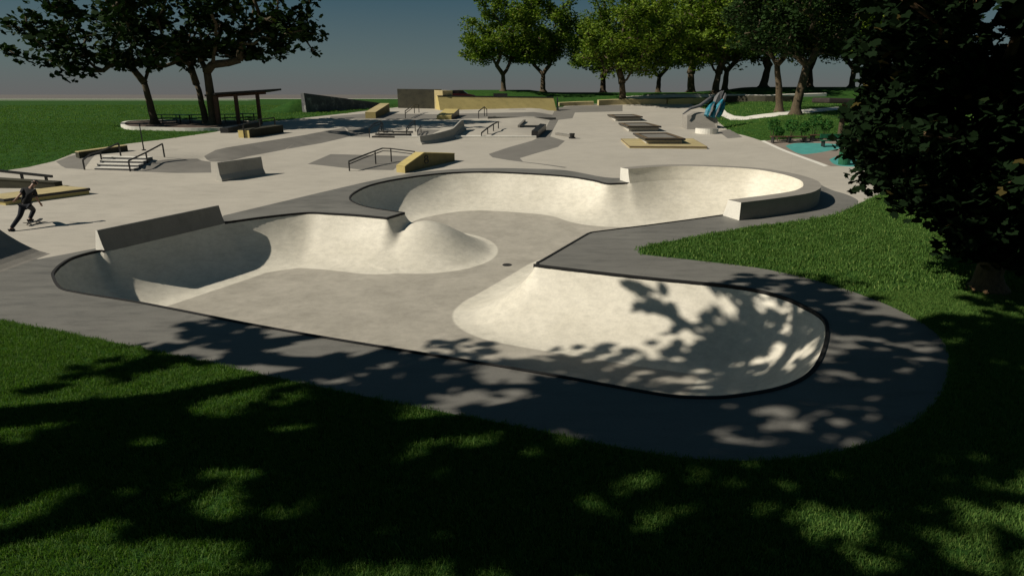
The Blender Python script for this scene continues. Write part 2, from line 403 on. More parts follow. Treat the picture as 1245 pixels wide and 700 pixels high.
pts = []; edges = []
def add_loop(P, step=None, closed=True):
    Q = P+[P[0]] if closed else P
    if step: Q = resample(Q, step)
    if closed: Q = Q[:-1]
    k = len(pts); pts.extend(Q); n = len(Q)
    edges.extend([(k+i, k+(i+1) % n) for i in range(n if closed else n-1)])
add_loop(RIM)
add_loop(deck_poly, 1.0); add_loop(plaza_poly, 1.5)
for k_ in R_.values():
    for p in k_: add_loop(p, 1.0)
add_loop(PLAT[1:-2], 1.0, closed=False)
def grid(x0, x1, y0, y1, s, jit=0.0):
    xs, ys = np.meshgrid(np.arange(x0, x1+1e-6, s), np.arange(y0, y1+1e-6, s)); return np.stack([xs.ravel(), ys.ravel()], 1)+np.random.uniform(-jit, jit, (xs.size, 2))*s
g1 = grid(RA[:, 0].min()-1, RA[:, 0].max()+1, RA[:, 1].min()-1, RA[:, 1].max()+1, 0.21)
ins = inside(g1, RIM); g1 = g1[ins]; g1 = g1[rimdist(g1) > 0.07]
tc_ = np.array([(tip[0][0]+tip[-1][0])/2, (tip[0][1]+tip[-1][1])/2]); gf = grid(tc_[0]-2.6, tc_[0]+3.2, tc_[1]-2.8, tc_[1]+2.8, 0.075); gf = gf[inside(gf, RIM)]; gf = gf[rimdist(gf) > 0.05]; g1 = g1[~((np.abs(g1[:, 0]-tc_[0]-0.3) < 2.9) & (np.abs(g1[:, 1]-tc_[1]) < 2.8))]
g2 = grid(-60, 60, 4, 100, 1.3, 0.02); g2 = g2[~inside(g2, RIM)]
g3 = grid(-300, 300, -60, 380, 11); m3 = (np.abs(g3[:, 0]) > 61) | (g3[:, 1] < 3) | (g3[:, 1] > 101); g3 = g3[m3]
g4 = grid(-4000, 4000, -400, 4400, 400); m4 = (np.abs(g4[:, 0]) > 320) | (g4[:, 1] < -80) | (g4[:, 1] > 400); g4 = g4[m4]
g5 = grid(-60, 60, 101.5, 130, 3)
base = len(pts)
allp = [Vector((float(a), float(b))) for a, b in pts]+[Vector((float(a), float(b))) for g in (g1, gf, g2, g3, g4, g5) for a, b in g]
vo, eo, fo, *_ = delaunay_2d_cdt(allp, edges, [], 0, 1e-4)
V2 = np.array([(v.x, v.y) for v in vo]); FC = [list(f) for f in fo if len(f) == 3]; FA = np.array(FC)
CEN = V2[FA].mean(1)
lab = np.zeros(len(FA), int)       # 0 lawn
names = ['lawn', 'plaza', 'deck', 'dark_paving', 'path', 'playground_surface', 'playground_paving', 'planting_bed', 'bowl', 'far_ground']
lab[(CEN[:, 1] > 300) | (np.abs(CEN[:, 0]) > 800) | (CEN[:, 1] < -300)] = 9
lab[inside(CEN, plaza_poly)] = 1
for p in R_['rubber']: lab[inside(CEN, p)] = 6
for p in R_['teal']: lab[inside(CEN, p) ] = 5
for p in R_['bank']: lab[inside(CEN, p)] = 3
lab[inside(CEN, deck_poly)] = 2
for p in R_['path']: lab[inside(CEN, p)] = 4
for p in R_['island']: lab[inside(CEN, p)] = 7
lab[inside(CEN, RIM)] = 8
Z = np.array([T(float(x), float(y)) for x, y in V2])
used8 = np.unique(FA[lab == 8]); bz = np.zeros(len(V2)); bw = np.zeros(len(V2))
zz, ww = bowl_z(V2[used8]); bz[used8] = zz; bw[used8] = ww
bowl = empty('skate_bowl', at(0, 18), label='sunken pale concrete skate bowl with black coping in the charcoal deck', cat='skate bowl')
def sheet(idx, name, m, kind='structure', parent=None, zadd=None, smooth=True, attr=None, dz=0.0):
    f = FA[lab == idx] if not isinstance(idx, np.ndarray) else FA[idx]
    if not len(f): return None
    u, inv = np.unique(f, return_inverse=True); inv = inv.reshape(f.shape)
    co = np.column_stack([V2[u], Z[u]+dz+(zadd[u] if zadd is not None else 0)])
    # keep every triangle facing up
    a, b, c = co[inv[:, 0]], co[inv[:, 1]], co[inv[:, 2]]
    cr = (b[:, 0]-a[:, 0])*(c[:, 1]-a[:, 1])-(b[:, 1]-a[:, 1])*(c[:, 0]-a[:, 0]); inv[cr < 0] = inv[cr < 0][:, ::-1]
    if parent: co = co-np.array(parent.location)
    me = bpy.data.meshes.new(name); me.from_pydata(co.tolist(), [], inv.tolist())
    if attr is not None:
        at_ = me.attributes.new('wall', 'FLOAT', 'POINT'); at_.data.foreach_set('value', attr[u].astype(np.float32))
    return link(name, me, m, parent, smooth, kind=kind)
sheet(0, 'lawn', M['lawn']); sheet(1, 'plaza', M['plaza']); sheet(2, 'deck', M['deck']); sheet(3, 'dark_paving', M['bank'])
sheet(4, 'path', M['white']); sheet(5, 'playground_surface', M['teal']); sheet(6, 'playground_paving', M['rubber'])
sheet(9, 'far_ground', M['far'])
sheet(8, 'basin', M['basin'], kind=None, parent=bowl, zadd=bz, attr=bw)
# pale road strips far across the field
mb = MB(); mb.prism([(-900, 232), (-95, 232), (-95, 242), (-900, 242)], 3.03, 2.9); mb.prism([(-900, 300), (40, 300), (60, 312), (-900, 308)], 3.04, 2.9)
mb.build('road', M['white'], kind='structure')

# ------------------------------------------------------------------ coping
def ribbon(P, w0, w1, ztop, zin, zout, closed=False):
    """flat strip between offsets w0 (inside, left) and w1 (outside); with inner and outer lips"""
    A = offset_line(P, w0, closed); B = offset_line(P, w1, closed); n = len(P); vs = []; fs = []
    for a, b in zip(A, B):
        ta, tb = T(*a), T(*b); vs += [(a[0], a[1], ta+zin), (a[0], a[1], ta+ztop), (b[0], b[1], tb+ztop), (b[0], b[1], tb+zout)]
    for i in range(n if closed else n-1):
        p, q = i*4, ((i+1) % n)*4
        for k in range(3): fs.append((p+k, p+k+1, q+k+1, q+k))
    if not closed: fs += [(0, 1, 2, 3), (4*n-4, 4*n-3, 4*n-2, 4*n-1)]
    return vs, fs
for seg in (leftc[:]+near[1:], upper+tip[1:]+lower[1:]):
    mb = MB(); mb.add(*ribbon(seg, 0.035, -0.04, 0.025, -0.09, -0.05)); mb.build('coping', M['coping'], bowl)
# drain
dp = W(616.5, 323, fixed=-DEP); mb = MB()
mb.prism([(dp.x+0.19*math.cos(a*math.pi/12), dp.y+0.19*math.sin(a*math.pi/12)) for a in range(24)], T(dp.x, dp.y)-DEP+0.012, T(dp.x, dp.y)-DEP-0.05)
mb.build('drain', M['drain'], bowl)
# cradle wall (raised round end)
n = len(cr_top); rows = []; outer = offset_line(cr_top, -0.75)
for k in range(7):
    t = k/6; off = 0.22*(1-t)**1.5
    L = offset_line(cr_top, off); rows.append([(x, y, T(*q)+CRH*t-(0.04 if k == 0 else 0)) for (x, y), q in zip(L, cr_top)])
mb = MB(); vs = [v for r in rows for v in r]; fs = []
for k in range(6):
    for i in range(n-1): fs.append((k*n+i, k*n+i+1, (k+1)*n+i+1, (k+1)*n+i))
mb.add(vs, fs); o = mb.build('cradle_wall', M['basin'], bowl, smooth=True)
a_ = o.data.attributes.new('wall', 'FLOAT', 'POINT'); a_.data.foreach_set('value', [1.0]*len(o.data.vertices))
# capping + outer face
mb = MB(); vs = []; fs = []
for (x, y), (u, v) in zip(cr_top, outer): vs += [(x, y, T(x, y)+CRH), (u, v, T(x, y)+CRH)]
for i in range(n-1): fs.append((2*i, 2*i+1, 2*i+3, 2*i+2))
mb.add(vs, fs); mb.build('cradle_top', M['capstone'], bowl)
mb = MB(); vs = []; fs = []
for (x, y), (u, v) in zip(cr_top, outer): vs += [(u, v, T(x, y)+CRH-0.002), (u, v, T(u, v)-0.1)]
for i in range(n-1): fs.append((2*i, 2*i+1, 2*i+3, 2*i+2))
mb.add(vs, fs)
for i, sgn in ((0, 1), (n-1, -1)):
    col_ = [rows[k][i] for k in range(7)]; (u, v) = outer[i]; z = T(*cr_top[i]); i2 = i+sgn; dc = Vector((cr_top[i2][0]-cr_top[i][0], cr_top[i2][1]-cr_top[i][1])).normalized()*sgn
    MB().add([(x_-sgn*dc.x*0.004, y_-sgn*dc.y*0.004, z_) for x_, y_, z_ in col_+[(u, v, z+CRH-0.002), (u, v, z-0.1)]], [tuple(range(9))]).build('end_panel', M['white'], bowl)  # white sheet paints the sunlit look onto each cradle end
mb.build('cradle_back', M['capstone'], bowl)
# straight extension wall on the left
a, b = ext[-1], ext[0]
d = Vector((b[0]-a[0], b[1]-a[1])).normalized(); nrm = Vector((-d.y, d.x))     # nrm points away from the bowl
EH = 0.68
def sec(p):
    t = T(*p); q = lambda o, z: (p[0]+nrm.x*o, p[1]+nrm.y*o, t+z)
    return [q(-0.02, -0.04), q(0.07, 0.2), q(0.14, 0.45), q(0.19, EH), q(0.27, EH), q(0.48, -0.05)]
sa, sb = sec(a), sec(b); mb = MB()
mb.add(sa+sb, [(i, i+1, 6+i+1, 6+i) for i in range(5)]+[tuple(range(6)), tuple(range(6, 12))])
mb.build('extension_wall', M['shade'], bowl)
for sc_, sg in ((sa, 1), (sb, -1)): MB().add([(v[0]+d.x*-0.004*sg, v[1]+d.y*-0.004*sg, v[2]) for v in sc_], [tuple(range(6))]).build('end_panel', M['white'], bowl)  # extension ends whitened as if sunlit, against the darkened wall

# ------------------------------------------------------------------ park furniture helpers
def gpt(px, py): return W(px, py)
def ledge(name, A, B, w, hA, hB, m, label, cat='ledge', group=None, mid=None, capm=None, side=1):
    """a concrete ledge running from ground point A to B with end heights; w to the far side"""
    d = Vector((B.x-A.x, B.y-A.y)); L = d.length; d.normalize(); nn = Vector((-d.y, d.x))*side
    root = empty(name, (A.x, A.y, A.z), math.atan2(d.y, d.x), label=label, cat=cat, group=group)
    st = [(0, hA)]+([(mid[0]*L, mid[1])] if mid else [])+[(L, hB)]
    mb = MB(); cap = MB()
    for (s0, h0), (s1, h1) in zip(st, st[1:]):
        p0 = Vector((A.x, A.y))+d*s0; p1 = Vector((A.x, A.y))+d*s1
        q = [p0, p1, p1+nn*w, p0+nn*w]
        z = [T(*p0)+h0, T(*p1)+h1, T(*p1)+h1, T(*p0)+h0]
        mb.prism([tuple(v) for v in q], [k-0.05 for k in z], [T(*v)-0.1 for v in q])
        e = 0.02; q2 = [p0-nn*e, p1-nn*e, p1+nn*(w+e), p0+nn*(w+e)]
        cap.prism([tuple(v) for v in q2], [k for k in z], [k-0.05+0.001 for k in z])
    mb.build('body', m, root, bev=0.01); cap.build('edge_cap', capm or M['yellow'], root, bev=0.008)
    return root
def rail(name, pixels, label, rad=0.03, square=True, group=None, lower=None, double=False, cat='handrail', feet=None):
    """pixels: list of (ground px, ground py, height, has_post)"""
    P = [(gpt(x, y), h, p) for x, y, h, p in pixels]
    root = empty(name, P[0][0], label=label, cat=cat, group=group)
    top = [g+Vector((0, 0, h)) for g, h, _ in P]
    MB().tube(top, rad, square=square).build('rail', M['steel'], root)
    if lower:
        MB().tube([t-Vector((0, 0, lower)) for t in top], rad*0.7, square=square).build('lower_rail', M['steel'], root)
    for g, h, p in P:
        if p: MB().tube([g-Vector((0, 0, 0.03)), g+Vector((0, 0, h-rad*0.9))], rad*0.95, square=square).build('post', M['steel'], root)
    return root
def hub(px, pt): return gpt(px, pt)

# ---- left edge: rail on ledge, manual pad
ledge('ledge', gpt(-40,228.5), gpt(68,229.5), 0.5, 0.55, 0.32, M['darkstone'], 'long dark olive ledge under the black rail at the far left edge', capm=M['darkstone'])
A, B = gpt(-30,225), gpt(66,226.5)
root = empty('grind_rail', A, label='low thick black grind rail along the dark ledge at the left edge', cat='grind rail')
MB().tube([A+Vector((0,0,0.88)), B+Vector((0,0,0.50))], 0.06, square=True).build('rail', M['steel'], root)
for t in (0.15, 0.62, 0.92):
    g = A.lerp(B, t); MB().tube([g+Vector((0,0,0.25)), g+Vector((0,0,0.88-0.38*t-0.05))], 0.05, square=True).build('post', M['steel'], root)
a, b, c = gpt(6,250), gpt(111,236), gpt(80,233)
root = empty('manual_pad', a, label='low ochre manual pad with thick black edges beside the skater', cat='manual pad')
dd = Vector((c.x-b.x, c.y-b.y)); q = [XY(a), XY(b), (b.x+dd.x, b.y+dd.y), (a.x+dd.x, a.y+dd.y)]
qin = [(p[0]*0.97+0.03*(q[0][0]+q[2][0])/2, p[1]*0.97+0.03*(q[0][1]+q[2][1])/2) for p in q]
MB().prism(qin, [T(*p)+0.17 for p in q], [T(*p)-0.1 for p in q]).build('base', M['yellow'], root)
MB().prism(q, [T(*p)+0.29 for p in q], [T(*p)+0.168 for p in q]).build('steel_edge', M['steel'], root)
MB().prism(qin, [T(*p)+0.296 for p in q], [T(*p)+0.27 for p in q]).build('top', M['tan'], root)
# ---- concrete quarter pipe, cut by the left edge
A0 = gpt(-66,343); root = empty('quarter_pipe', A0, math.radians(4), label='concrete quarter pipe with shadowed curved side at the lower left edge', cat='quarter pipe')
prof = [(-1.4,0.0),(-1.4,0.95),(-0.75,0.95)]+[(-0.75+1.7*math.sin(t), 0.95*(1-math.sin(t))**1.7) for t in [i*math.pi/16 for i in range(1, 8)]]+[(0.98,0.0)]
mb = MB(); np_ = len(prof); o0 = A0; ax = Vector((1, 0.05, 0)).normalized(); ay = Vector((-0.05, 1, 0)).normalized()
vs = [o0+ax*p[0]+ay*t+Vector((0,0,p[1]-0.02)) for t in (0, 3.2) for p in prof]
mb.add(vs, [tuple(range(np_)), tuple(range(np_, 2*np_))]+[(i, (i+1) % np_, np_+(i+1) % np_, np_+i) for i in range(np_)])
mb.build('ramp', M['capstone'], root)
MB().tube([o0+ax*-0.72+Vector((0,0,0.95)), o0+ax*-0.72+ay*3.2+Vector((0,0,0.95))], 0.035).build('coping', M['steel'], root)

# ---- stairs
def stairs(name, bl, br, tl, tr, n, rise, label, mt, mr):
    BL, BR, TL, TR = [gpt(*p) for p in (bl, br, tl, tr)]
    root = empty(name, BL, label=label, cat='stairs')
    z0 = min(BL.z, BR.z)
    for k in range(n):
        a0, a1 = BL.lerp(TL, k/n), BR.lerp(TR, k/n); b0, b1 = TL, TR
        q = [XY(a0), XY(a1), XY(b1), XY(b0)]
        zt = z0+rise*(k+1)
        MB().prism(q, zt-0.03, zt-rise-0.02 if k else z0-0.2).build('step', mr, root)
        c0, c1 = BL.lerp(TL, (k+1)/n), BR.lerp(TR, (k+1)/n)
        e = 0.03; dv = (TL-BL); dv.z = 0; dv.normalize()
        q = [(a0.x-dv.x*e, a0.y-dv.y*e), (a1.x-dv.x*e, a1.y-dv.y*e), XY(c1), XY(c0)]
        MB().prism(q, zt+0.0, zt-0.031).build('tread', mt, root)
    return root
stairs('stairs', (115,206.5), (163,208), (128,191), (186,194), 4, 0.155, 'four pale concrete steps between two black handrails beside the lawn', M['white'], M['slate'])
stairs('stairs', (452,167.5), (494,168), (464,157.5), (503,158), 3, 0.15, 'three grey steps between paired black handrails behind the curved ledge', M['bank'], M['steel'])
rail('handrail', [(103,206.5,0.55,1),(112,200.5,0.62,0),(124,197,0.62,1),(147,190,0.78,1)], 'black handrail left of the four pale steps', 0.035)
rail('handrail', [(158.5,208.5,0.6,1),(179.5,198.5,0.62,1),(200,190.5,0.78,1)], 'black handrail right of the four pale steps', 0.035)
ledge('ledge', gpt(97,193), gpt(156,184), 0.55, 0.42, 0.40, M['darkstone'], 'ochre ended ledge at the lawn edge above the four pale steps', capm=M['tan'])
def endface(A, B, w, h, m, root):
    d = Vector((B.x-A.x, B.y-A.y)).normalized(); nn = Vector((-d.y, d.x)); p = Vector((A.x, A.y))-d*0.012
    q = [p, p+nn*w, p+nn*w-d*0.03, p-d*0.03]
    MB().prism([tuple(v) for v in q], A.z+h-0.05, A.z-0.1).build('end_panel', m, root)
def last(name): return [o for o in bpy.data.objects if o.name.startswith(name) and not o.parent][-1]
# pole
g = gpt(175,183); root = empty('light_pole', g, label='thin dark pole standing behind the four pale steps', cat='pole')
MB().tube([g, g+Vector((0,0,1.55))], [0.045, 0.03]).build('shaft', M['steel'], root); MB().tube([g, g+Vector((0,0,0.06))], 0.13, 12).build('base', M['steel'], root)
MB().tube([g+Vector((0,0,1.55)), g+Vector((0,0,1.68))], [0.06, 0.04]).build('cap', M['steel'], root)

# ---- concrete barrier, flared foot
def barrier(name, pl, label, h, prof, m, endm):
    P = [Vector((*p, T(*p))) for p in pl]; root = empty(name, P[0], label=label, cat='barrier')
    A = []
    for i, p in enumerate(pl):
        a = Vector(pl[max(i-1, 0)]); b = Vector(pl[min(i+1, len(pl)-1)]); d = (b-a).normalized(); nn = Vector((-d.y, d.x))
        hh = h[i] if isinstance(h, list) else h
        A.append([(p[0]+nn.x*o, p[1]+nn.y*o, P[i].z+z*hh) for o, z in prof])
    k = len(prof); vs = [v for r in A for v in r]
    fs = [(i*k+j, i*k+j+1, (i+1)*k+j+1, (i+1)*k+j) for i in range(len(pl)-1) for j in range(k-1)]+[tuple(range(k)), tuple(range((len(pl)-1)*k, len(pl)*k))]
    mb = MB(); mb.add(vs, fs); mb.build('body', m, root, bev=0.012)
    return root
prof = [(-0.02, -0.05), (0.0, 0.12), (0.16, 0.35), (0.235, 1.0), (0.365, 1.0), (0.44, 0.35), (0.60, 0.12), (0.62, -0.05)]
barrier('barrier', [XY(gpt(270,221)), XY(gpt(323,212.5))], 'flared concrete road barrier standing alone on the pale plaza', 0.98, prof, M['barrier'], None)
c_ = catmull([XY(gpt(*p)) for p in [(513,176),(530,174),(548,170),(558,165),(567,158)]], 5)
barrier('barrier', c_, 'curved concrete barrier sweeping up to the manual pad', [0.62+0.25*i/len(c_) for i in range(len(c_))], prof, M['barrier'], None)

# ---- rail and ledge on the near funbox
rail('handrail', [(425,208,0.55,1),(443,203,0.68,0),(457,199.5,0.78,1),(466,197.5,0.86,0),(476,197,0.82,1),(505,198.5,0.70,1)], 'long bent black rail with lower bar over the grey bank', 0.035, lower=0.16)
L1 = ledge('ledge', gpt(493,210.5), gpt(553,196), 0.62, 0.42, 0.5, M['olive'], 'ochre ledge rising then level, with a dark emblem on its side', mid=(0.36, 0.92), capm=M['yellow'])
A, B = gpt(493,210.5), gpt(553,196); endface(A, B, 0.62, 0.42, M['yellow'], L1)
d = Vector((B.x-A.x, B.y-A.y)); d3 = Vector((d.x, d.y, 0)).normalized(); nb = Vector((d3.y, -d3.x, 0))
ec = A+d3*(d.length*0.40); ec.z = T(ec.x, ec.y)+0.50; ec += nb*0.012
mb = MB()
for zc, s_ in ((0.115, 0.10), (-0.115, 0.125)):
    loop = [ec+d3*(s_*1.5*math.cos(a))+Vector((0,0,zc+s_*0.95*math.sin(a))) for a in [i*math.pi/8 for i in range(17)]]
    mb.tube(loop, 0.035, 6)
mb.build('emblem', M['steel'], L1)
# ---- ledges, rails on the upper terrace
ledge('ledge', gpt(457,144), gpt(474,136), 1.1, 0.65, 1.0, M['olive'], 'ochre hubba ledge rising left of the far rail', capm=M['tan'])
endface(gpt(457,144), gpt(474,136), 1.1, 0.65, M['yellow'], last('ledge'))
rail('handrail', [(493,144,0.75,1),(500,140,0.9,0),(504,138,1.0,1),(509.5,137,0.9,1)], 'black handrail between the two small ochre blocks', 0.04, lower=0.25)
q = [gpt(531,145.5), gpt(549,145.5), gpt(558,140.5), gpt(541,140.5)]; root = empty('box_ledge', q[0], label='squat ochre box beside the far handrail, black on its right end', cat='ledge')
MB().prism([XY(p) for p in q], [p.z+h for p, h in zip(q, (0.4,0.4,0.72,0.72))], [p.z-0.1 for p in q]).build('body', M['yellow'], root, bev=0.02)
e0, e1 = q[1], q[2]; MB().prism([XY(e0), XY(e1), (e1.x+0.05, e1.y), (e0.x+0.05, e0.y)], [e0.z+0.41, e1.z+0.73, e1.z+0.73, e0.z+0.41], e0.z-0.1).build('end_panel', M['steel'], root)
rail('handrail', [(582,144.5,0.75,1),(589,141.5,1.0,1),(592,142.5,0.8,1)], 'short black rail at the left end of the thin kerb', 0.04)
rail('grind_rail', [(585.5,168,0.42,1),(593,163,0.5,1),(600,159,0.55,1),(606,156.5,0.6,1)], 'slanted low black flat bar crossing the wide pad', 0.045, cat='grind rail')
rail('handrail', [(449.5,167.5,0.75,1),(455,163,0.85,0),(464,159,0.8,1)], 'outer left black handrail of the three grey steps', 0.035, lower=0.22)
rail('handrail', [(461,167.5,0.7,1),(466,161,0.8,1)], 'inner left black handrail of the three grey steps', 0.03)
rail('handrail', [(494.5,168,0.75,1),(500,163,0.9,0),(505,160,0.95,1)], 'right black handrail of the three grey steps', 0.035, lower=0.22)
rail('handrail', [(508,167,0.5,1),(512,161,0.55,1)], 'small black rail touching the curved barrier', 0.03)
# wide low pad: front kerb, right edge block, small raised pad
def kerb(name, pix, w, h, m, label, cat='kerb'):
    P = [XY(gpt(*p)) for p in pix]; root = None
    Q = offset_line(P, w); mb = MB()
    for i in range(len(P)-1):
        q = [P[i], P[i+1], Q[i+1], Q[i]]; mb.prism(q, [T(*v)+h for v in q], [T(*v)-0.1 for v in q])
    return mb.build(name, m, label=label, cat=cat)
kerb('kerb', [(480,168.5),(560,168.2),(652,168)], 0.25, 0.17, M['white'], 'long white kerb along the front of the wide pad')
kerb('kerb', [(593,144.6),(676,145.5)], 0.3, 0.22, M['bank'], 'thin grey kerb on the far terrace right of the short rail')
kerb('ledge', [(654,167.5),(664,158.5)], 0.55, 0.55, M['steel'], 'dark block at the right end of the white kerb', 'ledge')
kerb('kerb', [(632,154.6),(662,154.8)], 0.22, 0.16, M['bank'], 'small grey kerb along the little square pad')
kerb('kerb', [(632,154.6),(639,147.5)], 0.2, 0.16, M['bank'], 'short grey side kerb of the little square pad')
kerb('kerb', [(675,164.5),(695,167.5)], 0.3, 0.2, M['bank'], 'low grey kerb ending at the dark bollard')
g = gpt(695.5,168.5); root = empty('bollard', g, label='short dark bollard standing right of the swooping grey paving', cat='bollard')
MB().tube([g, g+Vector((0,0,0.12))], 0.28, 12).build('base', M['steel'], root); MB().tube([g+Vector((0,0,0.12)), g+Vector((0,0,0.42))], [0.18,0.24], 12).build('head', M['steel'], root)

# ---- three framed tables and ochre base
def framed(pix, label, h=0.33):
    P = [gpt(*p) for p in pix]; c = sum(P, Vector())/4; root = empty('framed_platform', c, label=label, cat='platform')
    q = [XY(p) for p in P]; z = c.z
    def sc(k): return [(c.x+(x-c.x)*k, c.y+(y-c.y)*k) for x, y in q]
    MB().prism(sc(0.9), z+h-0.14, z-0.3).build('base', M['block'], root)
    o_, i_ = sc(1.0), sc(0.78)
    for k in range(4):
        a, b = k, (k+1) % 4
        MB().prism([o_[a], o_[b], i_[b], i_[a]], z+h, z+h-0.11).build('frame_beam', M['brown'], root)
        e = sc(1.012); MB().prism([e[a], e[b], o_[b], o_[a]], z+h+0.012, z+h-0.13).build('steel_edge', M['steel'], root)
        e = sc(0.765); MB().prism([i_[a], i_[b], e[b], e[a]], z+h+0.012, z+h-0.1).build('steel_edge', M['steel'], root)
    MB().prism(sc(0.78), z+h-0.045, z+h-0.12).build('panel', M['bank'], root)
framed([(738.5,141.3),(770.5,140.8),(781,147.3),(747,147.7)], 'farthest and smallest of three dark framed platforms in a row')
framed([(752,151.7),(785.7,151),(803.5,160.1),(763,160.6)], 'middle one of three dark framed platforms in a row')
framed([(769.5,166),(811,165.2),(832.5,178),(784,178)], 'nearest dark framed platform, resting on the ochre slab', h=0.42)
P = [gpt(*p) for p in [(755,171.3),(842,171),(859.5,181.2),(765.4,180.5)]]; c = sum(P, Vector())/4
root = empty('ochre_slab', c, label='wide thin ochre slab under the nearest framed platform', cat='slab')
zs = [p.z+0.16 for p in P]; MB().prism([XY(p) for p in P], zs, [p.z-0.2 for p in P]).build('slab', M['tan'], root)
k_ = [(c.x+(p.x-c.x)*1.006, c.y+(p.y-c.y)*1.006) for p in P]
for i in range(4):
    j = (i+1) % 4; MB().prism([k_[i], k_[j], XY(P[j]), XY(P[i])], [zs[i]+0.01, zs[j]+0.01, zs[j]+0.01, zs[i]+0.01], [zs[i]-0.06, zs[j]-0.06, zs[j]-0.06, zs[i]-0.06]).build('edge', M['brown'], root)

# ---- far walls
def wall(name, A, B, w, hA, hB, m, label, cat='wall', batter=0.0, side=1):
    d = Vector((B.x-A.x, B.y-A.y)).normalized(); nn = Vector((-d.y, d.x))*side; root = empty(name, A, label=label, cat=cat)
    zb = min(A.z, B.z)-0.4
    pa, pb = Vector((A.x, A.y)), Vector((B.x, B.y))
    lo = [pa, pb, pb+nn*w, pa+nn*w]; hi = [pa+nn*batter, pb+nn*batter, pb+nn*w, pa+nn*w]
    zt = [A.z+hA, B.z+hB, B.z+hB, A.z+hA]
    MB().add([(*v, zb) for v in lo]+[(*v, z) for v, z in zip(hi, zt)], [(3,2,1,0),(4,5,6,7),(0,1,5,4),(1,2,6,5),(2,3,7,6),(3,0,4,7)]).build('body', m, root, bev=0.02)
    return root, hi, zt
A, B = gpt(536,134.5), gpt(678,135)
wr, hi, zt = wall('bank_wall', A, B, 2.4, 1.75, 1.75, M['yellow'], 'long ochre sloping bank wall at the far end of the plaza', batter=1.5)
MB().tube([(hi[0].x, hi[0].y, zt[0]), (hi[1].x, hi[1].y, zt[1])], 0.07).build('coping', M['steel'], wr)
mx = (hi[0].x*0.47+hi[1].x*0.53); MB().prism([(mx-0.9, hi[0].y+0.1), (mx+0.9, hi[0].y+0.1), (mx+0.9, hi[0].y+0.7), (mx-0.9, hi[0].y+0.7)], zt[0]+0.32, zt[0]-0.02).build('sign_block', M['steel'], wr)
MB().prism([(B.x+0.003, B.y-0.05), (B.x+0.16, B.y-0.05), (B.x+0.16, B.y+2.4), (B.x+0.003, B.y+2.4)], [B.z+0.1, B.z+0.1, B.z+1.78, B.z+1.78], B.z-0.4).build('end_panel', M['steel'], wr)
wall('wall_block', gpt(484,131.5), gpt(530,132.5), 2.0, 2.45, 2.45, M['darkstone'], 'tall dark stained wall block left of the ochre bank wall')[0]
A = gpt(526,132.6); B = gpt(534,133.5); wall('wall_block', A+Vector((0.3,-0.15,0)), B+Vector((0.5,0,0)), 1.6, 2.35, 2.35, M['tan'], 'narrow ochre block joining dark wall and bank wall')
# graffiti wall
A, B = gpt(373,137), gpt(468,131)
gw, hi, zt = wall('retaining_wall', A, B, 0.9, 2.25, 0.55, M['graffiti'], 'dark retaining wall, shade put into its colour, sloping down behind the plaza', batter=0.25)
MB().add([(A.x-0.05, A.y, A.z-0.1), (A.x-1.0, A.y+2.4, A.z-0.1), (A.x-1.3, A.y+2.6, A.z+2.2), (A.x-0.2, A.y+0.25, A.z+2.26)], [(0,1,2,3)]).build('end_panel', M['block'], gw)
# low grass mound behind it
mb = MB(); vs = []; fs = []; nx_, ny_ = 30, 12
c0 = A+Vector((-5,2.0,0)); 
for j in range(ny_):
    for i in range(nx_):
        u, v = i/(nx_-1), j/(ny_-1); x = A.x-7+u*(B.x-A.x+9); y = A.y-1.5+(B.y-A.y+2)*max(0, u-0.3)/0.7+v*12+0.35
        hh = 2.1*math.sin(math.pi*min(1, u*0.9+0.1))**0.8*min(1, v*3.5+0.0)*(1-max(0, v-0.3)/0.7)*(1-0.6*u)
        if u < 0.30: hh *= (u/0.30)**1.2
        else: y = max(y, A.y+(B.y-A.y)*((x-A.x)/(B.x-A.x))+0.5)
        vs.append((x, y, T(x, y)-0.15+hh))
for j in range(ny_-1):
    for i in range(nx_-1): a = j*nx_+i; fs.append((a, a+1, a+nx_+1, a+nx_))
mb.add(vs, fs); mb.build('grass_mound', M['lawn'], smooth=True, kind='structure')
# tan low curved wall right of centre
def lowwall(pix, w, h, m, label, name='low_wall'):
    P = catmull([XY(gpt(*p)) for p in pix], 5); Q = offset_line(P, w); mb = MB()
    for i in range(len(P)-1):
        q = [P[i], P[i+1], Q[i+1], Q[i]]; mb.prism(q, [T(*v)+h for v in q], [T(*v)-0.5 for v in q])
    return mb.build(name, m, label=label, cat='wall')
lowwall([(680,129.5),(700,128.5),(722,128)], 0.6, 0.5, M['tan'], 'low tan wall stub right of the ochre bank wall')
lowwall([(728,128.5),(745,127.8),(775,127.2),(810,127)], 0.6, 0.75, M['tan'], 'low tan wall behind the framed platforms, left length')
lowwall([(812,127),(838,126.5),(862,126)], 0.6, 0.75, M['yellow'], 'low ochre wall length between tan wall and teal sculpture')
lowwall([(880,124.5),(930,124),(975,124)], 0.6, 0.8, M['darkstone'], 'long low dark wall behind the twin leaning trunks')
lowwall([(755,121.8),(800,119.2),(835,118.5),(870,118.8),(920,119.5),(960,118.5),(1005,117.3)], 0.5, 0.42, M['white'], 'thin pale wall winding across the grass under the far trees')

